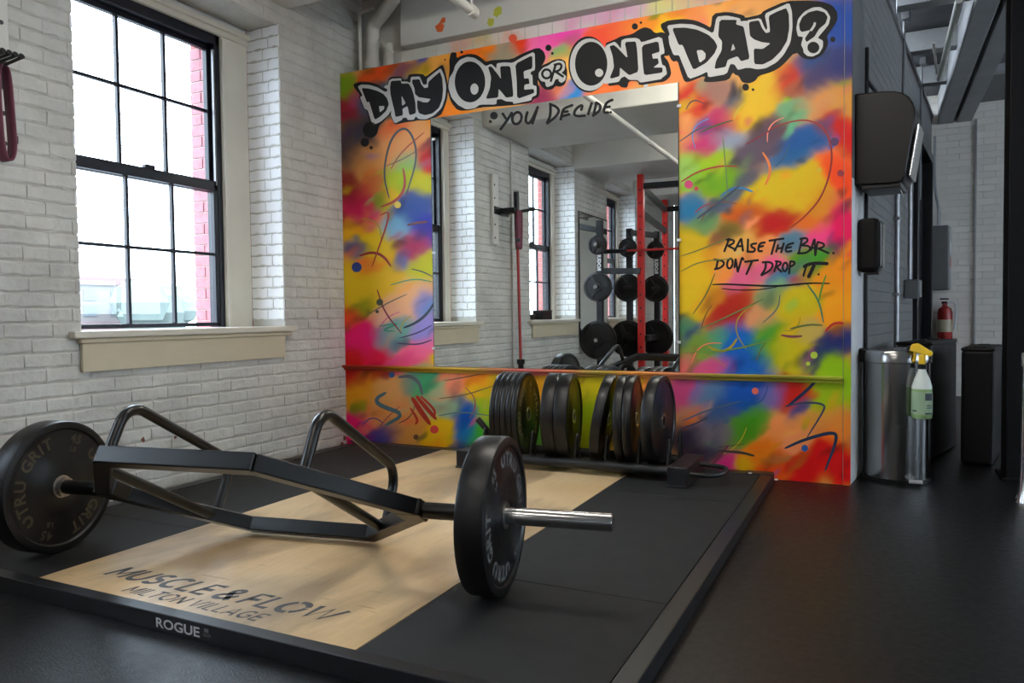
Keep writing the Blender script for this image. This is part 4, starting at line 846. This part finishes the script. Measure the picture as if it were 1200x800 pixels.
# towel dispenser: rounded case, dark window, chrome front, paper tail
td = sthing('towel_dispenser', (.20,.0,1.45), 'large black paper towel dispenser with chrome front on the corridor wall', 'dispenser')
pf = [(0,.02),(.19,.012),(.222,.03),(.232,.12),(.262,.30),(.262,.37),(.225,.43),(.16,.455),(.0,.465)]
pf = smoothpath([Vector((a,b,0)) for a,b in pf],1); n_ = len(pf)
lpart(MB().add([(x,p.x,p.y) for x in (-.14,.16) for p in pf],[tuple(range(n_)),tuple(range(n_,2*n_))[::-1]]+[(k,n_+k,n_+(k+1)%n_,(k+1)%n_) for k in range(n_)]),'case','smoke_plastic',td,True,.006)
lpart(MB().add([(x,y+dy,z) for dy in (0,.012) for x,y,z in ((-.10,.232,.045),(.12,.232,.045),(.12,.268,.29),(-.10,.268,.29))],[(0,1,2,3),(7,6,5,4),(0,4,5,1),(1,5,6,2),(2,6,7,3),(3,7,4,0)]),'front_plate','chrome',td,bevel=.004)
lpart(MB().box((-.12,.03,-.004),(.14,.20,.03)),'paper_slot','black_plastic',td,bevel=.004)
lpart(MB().add([(-.05,.19,.0),(.03,.19,.0),(.02,.205,-.06),(-.03,.215,-.075),(0,.22,-.10)],[(0,1,2,3),(3,2,4)]),'paper_tail','paper_white',td)
# soap dispenser
sd = sthing('soap_dispenser', (.20,0,1.045), 'small black soap dispenser below the towel dispenser', 'dispenser')
lpart(MB().box((-.06,0,0),(.06,.10,.27)),'case','smoke_plastic',sd,bevel=.022); lpart(MB().box((-.045,.098,.02),(.045,.116,.25)),'front_cover','chrome',sd,bevel=.010); lpart(MB().box((-.035,.03,-.012),(.035,.095,.004)),'push_bar','black_plastic',sd,bevel=.004)
rd = sthing('wall_rod', (.355,0,.6), 'black upright rod on the corridor wall behind the dispensers', 'rod')
lpart(MB().tube([(0,.012,-.6),(0,.012,1.62)],.010,8),'upright','black_frame',rd,True); lpart(MB().tube([(0,.014,1.45),(.10,.05,1.40),(.22,.09,1.30)],.010,8),'brace','black_frame',rd,True)
L = onS(1047,300); cn = sthing('conduit', (L.x,0,0), 'galvanised conduit down the corridor brick behind the trash can', 'conduit'); lpart(MB().tube([(0,.02,.0),(0,.02,.25),(0,.02,1.62)],[.03,.016,.016],10),'pipe_run','galvanised',cn,True)
for z in (.95,1.45): lpart(MB().box((-.03,.0,z),(.03,.04,z+.02)),'strap','galvanised',cn)
L = onS(1066,300,.03); c2 = sthing('conduit', (L.x,0,1.0), 'pale conduit ending in a switch box left of the dark door', 'conduit')
lpart(MB().tube([(0,.03,.06),(0,.03,1.0)],.014,10),'pipe_run','galvanised',c2,True); lpart(MB().box((-.06,.0,-.06),(.06,.10,.08)),'switch_box','grey_metal',c2,bevel=.008); lpart(MB().box((-.05,.10,-.05),(.05,.108,.07)),'cover_plate','galvanised',c2,bevel=.003)
# electrical cabinet beyond the door
L = onS(1094,300,.02); eb = sthing('electrical_cabinet', (4.50,0,1.15), 'grey electrical cabinet with red sticker beyond the dark door', 'cabinet')
lpart(MB().box((-.12,.0,-.10),(.12,.16,.52)),'case','grey_metal',eb,bevel=.006); lpart(MB().box((-.11,.16,-.09),(.11,.172,.51)),'door','galvanised',eb,bevel=.003); lpart(MB().box((-.06,.172,.12),(.06,.174,.22)),'sticker','sticker_red',eb); lpart(MB().box((-.06,.172,.26),(.06,.174,.36)),'sticker','paper_white',eb)
for dx in (-.05,.0,.05): lpart(MB().tube(smoothpath([(dx,.07,.52),(dx,.07,.7),(dx*.3,.03,.9),(dx*.3,.03,1.4)],2),.010,8),'cable','galvanised',eb,True)
for dx in (-.10,-.06): lpart(MB().tube([(dx,.013,-1.14),(dx,.013,-.1)],.012,10),'conduit','galvanised',eb,True)
# fire extinguisher on the far wall
P = at(1107,380,'y',4.54); fe = thing('fire_extinguisher', (P.x,4.5,.40), 'red fire extinguisher with cream label on the far brick wall', 'extinguisher')
MT_ = Matrix.Translation((P.x,4.52,.42)); MB().lathe([(.0,0),(.055,.0),(.066,.02),(.066,.40),(.055,.45),(.022,.475),(.022,.50)],24,MT_).build('cylinder','extinguisher_red',fe,True)
MB().lathe([(.0668,.22),(.0668,.34)],24,MT_,cap=False).build('label_band','label_cream',fe,True)
MB().box((P.x-.03,4.51,.915),(P.x+.03,4.53,.94)).box((P.x-.045,4.51,.955),(P.x+.03,4.53,.97)).build('valve_handle','black_plastic',fe,bevel=.003)
MB().tube(smoothpath([(P.x+.02,4.50,.93),(P.x+.09,4.48,.93),(P.x+.095,4.47,.80),(P.x+.075,4.47,.66)],2),.011,8).build('hose','paper_white',fe,True)
MB().box((P.x-.02,4.585,.6),(P.x+.02,4.62,.75)).build('wall_bracket','grey_metal',fe)
# padded boxes
def foam(p, d, wdt, dep, h, label):
    d = Vector((*d,0)).normalized(); r_ = Vector((d.y,-d.x,0)); M = Matrix(((r_.x,d.x,0,p[0]),(r_.y,d.y,0,p[1]),(0,0,1,0),(0,0,0,1)))
    o = thing('foam_plyo_box', None, label, 'plyo box', 'padded black boxes behind the trash can', M=M)
    lpart(MB().box((-wdt,0,0),(0,dep,h-.012)),'padded_body','vinyl_black',o,bevel=.02); lpart(MB().box((-wdt-.003,-.003,h-.022),(.003,dep+.003,h)),'top_cover','vinyl_black',o,bevel=.012)
    for k in (.25,.75): lpart(MB().box((-wdt*.5-.03,dep*k-.02,h),(-wdt*.5+.03,dep*k+.02,h+.006)),'grip_strap','black_plastic',o,bevel=.002)
foam((3.457,.83),(.191,.654),.19,.60,.672,'tall black padded box directly behind the trash can')
foam((3.748,.771),(.098,.507),.155,.52,.645,'tall black padded box beside the dark steel column')
col_ = thing('steel_column', (3.87,.52,0), 'black steel column at the right edge', 'column')
MB().box((3.762,.42,0),(3.98,.436,2.98)).box((3.762,.60,0),(3.98,.616,2.98)).box((3.860,.436,0),(3.884,.60,2.98)).build('post','column_black',col_,bevel=.003); box('base_plate',(3.74,.40,0),(4.0,.64,.016),'column_black',col_,.003)
Pq = at(1204,588,'z',0); pole = thing('chrome_pole', (Pq.x,Pq.y,0), 'chrome pole with flared foot at the right edge', 'pole')
MB().lathe([(.0,0),(.052,0),(.05,.01),(.036,.05),(.030,.16),(.027,.5),(.025,.62)],24,Matrix.Translation((Pq.x,Pq.y,0))).build('flared_leg','chrome',pole,True); MB().lathe([(.030,.60),(.030,.66),(.0,.67)],24,Matrix.Translation((Pq.x,Pq.y,0))).build('cap','chrome',pole,True)
# trash can
TCX, TCY, TR_ = 3.272, .252, .152
tc = thing('trash_can', (TCX,TCY,0), 'round stainless steel trash can beside the painted wall', 'trash can'); TM = Matrix.Translation((TCX,TCY,0))
MB().lathe([(0,.004),(.146,.0),(.149,.012),(.149,.60),(.146,.60),(.146,.02),(0,.02)],56,TM).build('body','stainless',tc,True)
MB().lathe([(.150,.0),(.153,.0),(.153,.022),(.150,.022)],56,TM,close=True).build('base_ring','black_plastic',tc,True)
MB().lathe([(.150,.592),(.157,.595),(.157,.64),(.150,.652),(.120,.656),(.118,.648),(.146,.640),(.146,.592)],56,TM,close=True).build('rim','stainless',tc,True)
MB().lathe([(.118,.650),(.122,.656),(.06,.665),(.0,.667)],56,TM).build('lid','stainless',tc,True)
MB().box((TCX-.172,TCY-.03,.59),(TCX-.145,TCY+.03,.66)).build('lid_hinge','black_plastic',tc,bevel=.006)
MB().box((TCX+.05,TCY-.185,.018),(TCX+.11,TCY-.13,.028)).build('foot_pedal','galvanised',tc,bevel=.003)
# spray bottle hooked over the rim
a_ = math.radians(-58); BX, BY = TCX+(TR_+.042)*math.cos(a_), TCY+(TR_+.042)*math.sin(a_)
sbt = thing('spray_bottle', (BX,BY,.335), 'spray bottle of green cleaner with yellow trigger hooked on the trash can', 'bottle'); SBM = Matrix.Translation((BX,BY,.335)) @ Matrix.Rotation(math.radians(-20),4,'Z') @ Matrix.Scale(1.13,4)
MB().lathe([(.0,.0),(.036,.0),(.040,.006),(.040,.125)],32,SBM).build('liquid_body','green_liquid',sbt,True)
MB().lathe([(.040,.125),(.039,.135),(.030,.165),(.016,.20),(.014,.215)],32,SBM).build('shoulder','bottle_white',sbt,True)
MB().lathe([(.0175,.208),(.0175,.228),(.013,.23)],20,SBM).build('collar','black_plastic',sbt,True)
hd = MB(); hd.box((-.012,-.012,.228),(.012,.012,.270),SBM); hd.build('trigger_neck','yellow_plastic',sbt,bevel=.004)
MB().add([(-.048,-.013,.285),(.034,-.013,.262),(.040,-.013,.280),(-.018,-.013,.318),(-.040,-.013,.312),(-.048,.013,.285),(.034,.013,.262),(.040,.013,.280),(-.018,.013,.318),(-.040,.013,.312)],[(0,1,2,3,4),(9,8,7,6,5),(0,5,6,1),(1,6,7,2),(2,7,8,3),(3,8,9,4),(4,9,5,0)],SBM).build('spray_head','yellow_plastic',sbt,bevel=.005)
MB().box((-.058,-.010,.288),(-.044,.010,.306),SBM).build('nozzle','black_plastic',sbt,bevel=.003); MB().tube([SBM@Vector(v) for v in ((-.03,0,.285),(-.028,0,.262),(-.034,0,.24))],.006,8).build('trigger','yellow_plastic',sbt,True)
def wraplabel(name, a0, a1, z0, z1, m_, r=.0406):
    n = 10; vs = []; fs = []
    for k in range(n+1):
        t = math.radians(a0+(a1-a0)*k/n); vs += [(r*math.cos(t),r*math.sin(t),z0),(r*math.cos(t),r*math.sin(t),z1)]
    for k in range(n): fs.append((2*k,2*k+2,2*k+3,2*k+1))
    MB().add(vs,fs,SBM).build(name,m_,sbt)
wraplabel('label', -150, 10, .018, .115, 'label_green'); wraplabel('label_mark', -55, -5, .078, .108, 'label_ink', .0409); wraplabel('label_line', -55, -5, .020, .026, 'label_ink', .0409); wraplabel('label_line', -45, -10, .055, .059, 'label_ink', .0409); wraplabel('label_line', -45, -10, .045, .049, 'label_ink', .0409); wraplabel('label_line', -130, -100, .03, .036, 'label_ink', .0409)

# ================================================================== THE GYM SEEN IN THE MIRROR
pr = thing('power_rack', (.6,-5.6,0), 'power rack with two red uprights and black crossmembers by the wall', 'power rack')
RU = [(.64,-4.77,2.50),(.39,-6.86,2.50),(1.74,-4.85,2.5),(1.5,-6.9,2.5)]
for i,(x,y,h) in enumerate(RU):
    u_ = box('upright', (x-.0375,y-.0375,0), (x+.0375,y+.0375,h), 'rack_red', pr, .004)
    for k in range(14): MB().lathe([(.012,0),(.012,.002)],10,Matrix.Translation((x,y+.0375,.3+.155*k)) @ Matrix.Rotation(-math.pi/2,4,'X')).build('bolt_hole','black_frame',u_)
for a,b,z in (((.64,-4.77),(.39,-6.86),2.36),((.64,-4.77),(.39,-6.86),2.05),((.70,-4.77),(.67,-5.32),.56),((1.74,-4.85),(1.5,-6.9),2.36),((.64,-4.77),(1.74,-4.85),2.36),((.39,-6.86),(1.5,-6.9),2.36),((.23,-4.46),(.64,-4.77),1.36),((.42,-5.02),(.62,-5.5),1.85)):
    MB().bar((*a,z),(*b,z),.06,.07,(0,0,1)).build('crossmember','black_frame',pr,bevel=.004)
PS = [(.235,-4.45,1.95),(.42,-5.02,1.90),(.63,-5.52,1.90)]
for x,y,h in PS:
    box('storage_post', (x-.035,y-.035,0), (x+.035,y+.035,h), 'black_frame', pr, .004)
    for z in (.55,1.17,1.66): MB().tube([(x,y+.03,z),(x,y+.17,z)],.024,14).build('storage_peg','chrome',pr,True)
for x,y in ((.235,-4.45),(.63,-5.52)):
    vs,fs = glyphs('ROGUE',.06,0,.004); Mx = Matrix.Translation((x-.02,y+.0356,1.36)) @ Matrix.Rotation(math.radians(90),4,'Y') @ Matrix.Rotation(math.pi/2,4,'X') @ Matrix.Rotation(math.pi,4,'Y')
    MB().add(vs,fs,Mx).build('post_lettering','white_ink',pr)
gymR = {.55:(.225,.05),1.17:(.17,.04),1.66:(.115,.03)}
wd = {.55:'large grip plate on the low peg',1.17:'medium grip plate on the middle peg',1.66:'small grip plate on the top peg'}
whr = ['of the rack post beside the wall mirror','of the rack post behind the red upright','of the rack post between red uprights']
def grip_plate(x,y,z,R,T,lab):
    p = thing('grip_plate', None, lab, 'weight plate', 'plates on the power rack pegs', M=Matrix.Translation((x,y,z)) @ Matrix.Rotation(math.pi/2,4,'Z'))
    lpart(MB().lathe([(.026,-T/2),(R*.82,-T/2),(R*.86,-T/2),(R,-T/2+.004),(R,T/2-.004),(R*.86,T/2),(R*.82,T/2-.012),(R*.34,T/2-.012),(R*.30,T/2),(.026,T/2)],48,ZX,close=True),'disc','plate_rubber',p,True)
    for k in range(3):
        t = 2*math.pi*k/3+.5; lpart(MB().bar((T/2-.006,R*.28*math.sin(t),R*.28*math.cos(t)),(T/2-.006,R*.84*math.sin(t),R*.84*math.cos(t)),R*.2,.016,(1,0,0)),'spoke','plate_rubber',p,bevel=.003)
for i,(x,y,h) in enumerate(PS):
    for z in (.55,1.17,1.66):
        R,T = gymR[z]; grip_plate(x,y+.06+T/2,z-.001,R,T,wd[z]+' '+whr[i])
rb_ = thing('racked_barbell', (.3,-5.15,1.56), 'barbell with red shaft resting across the power rack', 'barbell')
MB().tube([(.50,-4.665,1.60),(2.0,-4.76,1.60)],.0145,12).build('shaft','bar_red',rb_,True); MB().tube([(.22,-4.647,1.60),(.50,-4.665,1.60)],.026,16).build('sleeve','black_frame',rb_,True); MB().tube([(2.0,-4.76,1.60),(2.35,-4.782,1.60)],.026,16).build('sleeve','black_frame',rb_,True)
m2 = thing('wall_mirror', (.02,-4.85,.5), 'second mirror on the brick pier beside the power rack', 'mirror')
box('glass',(.010,-5.36,.62),(.016,-4.37,2.05),'mirror_glass',m2); box('frame',(.004,-5.38,.60),(.012,-4.35,2.07),'black_frame',m2)
for (x,y,lab) in ((.45,-3.15,'black kettlebell on the floor below the second window sill'),(.85,-3.55,'black kettlebell out on the open floor away from the brick wall')):
    kb = thing('kettlebell', (x,y,0), lab, 'kettlebell'); KM = Matrix.Translation((x,y,0))
    MB().lathe([(0,0),(.07,0),(.105,.05),(.115,.11),(.10,.17),(.05,.21),(0,.22)],28,KM).build('ball','plate_rubber',kb,True); MB().tube(smoothpath([(x-.06,y,.17),(x-.075,y,.25),(x-.05,y,.31),(x+.05,y,.31),(x+.075,y,.25),(x+.06,y,.17)],2),.017,12).build('handle','plate_rubber',kb,True)

# ================================================================== THE REST OF THE ROOM
wb = MB(); wb.box((0,-9.12,0),(9,-9,CEIL)); struct(wb.build('wall_front','white_paint'))
wrr = MB(); RW = [(-6.5,-4.5),(-2.6,-.6),(1.2,3.2)]; prev = -9
for a,b in RW: wrr.box((9,prev,0),(9.2,a,CEIL+.1)); wrr.box((9,a,0),(9.2,b,.9)); wrr.box((9,a,2.3),(9.2,b,CEIL+.1)); prev = b
wrr.box((9,prev,0),(9.2,4.75,CEIL+.1)); struct(wrr.build('wall_right','white_paint'))
for i,(a,b) in enumerate(RW):
    r = sroot('window_%d' % (i+4), (9.05,(a+b)/2,.9)); 
    for y in (a+.03,(a+b)/2,b-.03): box('stile',(9.04,y-.03,.9),(9.1,y+.03,2.3),'window_black',r)
    for z in (.93,1.6,2.27): box('rail',(9.045,a,z-.03),(9.095,b,z+.03),'window_black',r)
    for y0,y1 in ((a,(a+b)/2),((a+b)/2,b)):
        for z0,z1 in ((.93,1.6),(1.6,2.27)): box('pane',(9.068,y0,z0),(9.072,y1,z1),'pane_glass',r)
# ceiling lights
LL = ['over the platform just in front of the mural','over the floor behind the camera','over the right side near the column','over the right side of the gym','over the power rack','at the back of the gym']
for (P,k,c),l in zip(LAMPS,LL):
    o = thing('ceiling_light', P, 'long white tube light fixture '+l, 'light', 'ceiling tube lights'); x,y,z = P
    box('housing',(x-.75,y-.035,z),(x+.75,y+.035,z+.05),'lamp_white',o,.006); box('diffuser',(x-.74,y-.05,z-.06),(x+.74,y+.05,z),mat('tube_glow_%d' % len(MATS),(.9,.9,.9),.4,emit=c,estr=LAMP*k),o,.01)
    for dx in (-.6,.6): MB().tube([(x+dx,y,z+.05),(x+dx,y,CEIL)],.006,8).build('hanger','galvanised',o)
# outside
struct(box('ground', (-90,-60,-1.6), (-.7,60,-1.5), 'concrete'))
bx = -42; hb = thing('distant_building', (bx-4,-15,-1.5), 'pale building with rows of windows across the street', 'building')
Pr = at(152,350,'x',bx); yr = Pr.y; box('wall',(bx-8,yr-26,-1.5),(bx,yr,3.1),'house_pale',hb); box('roof_cornice',(bx-8.2,yr-26,3.1),(bx+.3,yr+.3,3.6),'house_trim',hb); box('storefront_sign',(bx,yr-26,.2),(bx+.25,yr-.1,.75),'house_trim',hb)
for r_,z in ((0,1.1),(1,2.1)):
    for k in range(9): box('window',(bx-.05,yr-1.4-k*1.9,z),(bx+.06,yr-.5-k*1.9,z+.7),'house_glass',hb)
for k in range(9): box('shop_window',(bx-.05,yr-1.7-k*1.9,-1.2),(bx+.06,yr-.4-k*1.9,.1),'house_glass',hb)
tm = MB(); rr = random.Random(5)
for i in range(14):
    P = at(160+rr.uniform(-5,60),rr.uniform(350,372),'x',-38+rr.uniform(-4,4)); r_ = rr.uniform(.7,1.5)
    tm.lathe([(0,-r_),(r_*.7,-r_*.7),(r_,0),(r_*.7,r_*.7),(0,r_)],10,Matrix.Translation(P))
tr = thing('street_tree', (-38,at(185,365,'x',-38).y,-1.5), 'hazy pale green tree outside the window', 'tree'); tm.build('crown','foliage',tr,True); Pt = at(185,365,'x',-38); MB().tube([(Pt.x,Pt.y,-1.5),(Pt.x,Pt.y,.6)],.16,8).build('trunk','concrete',tr)
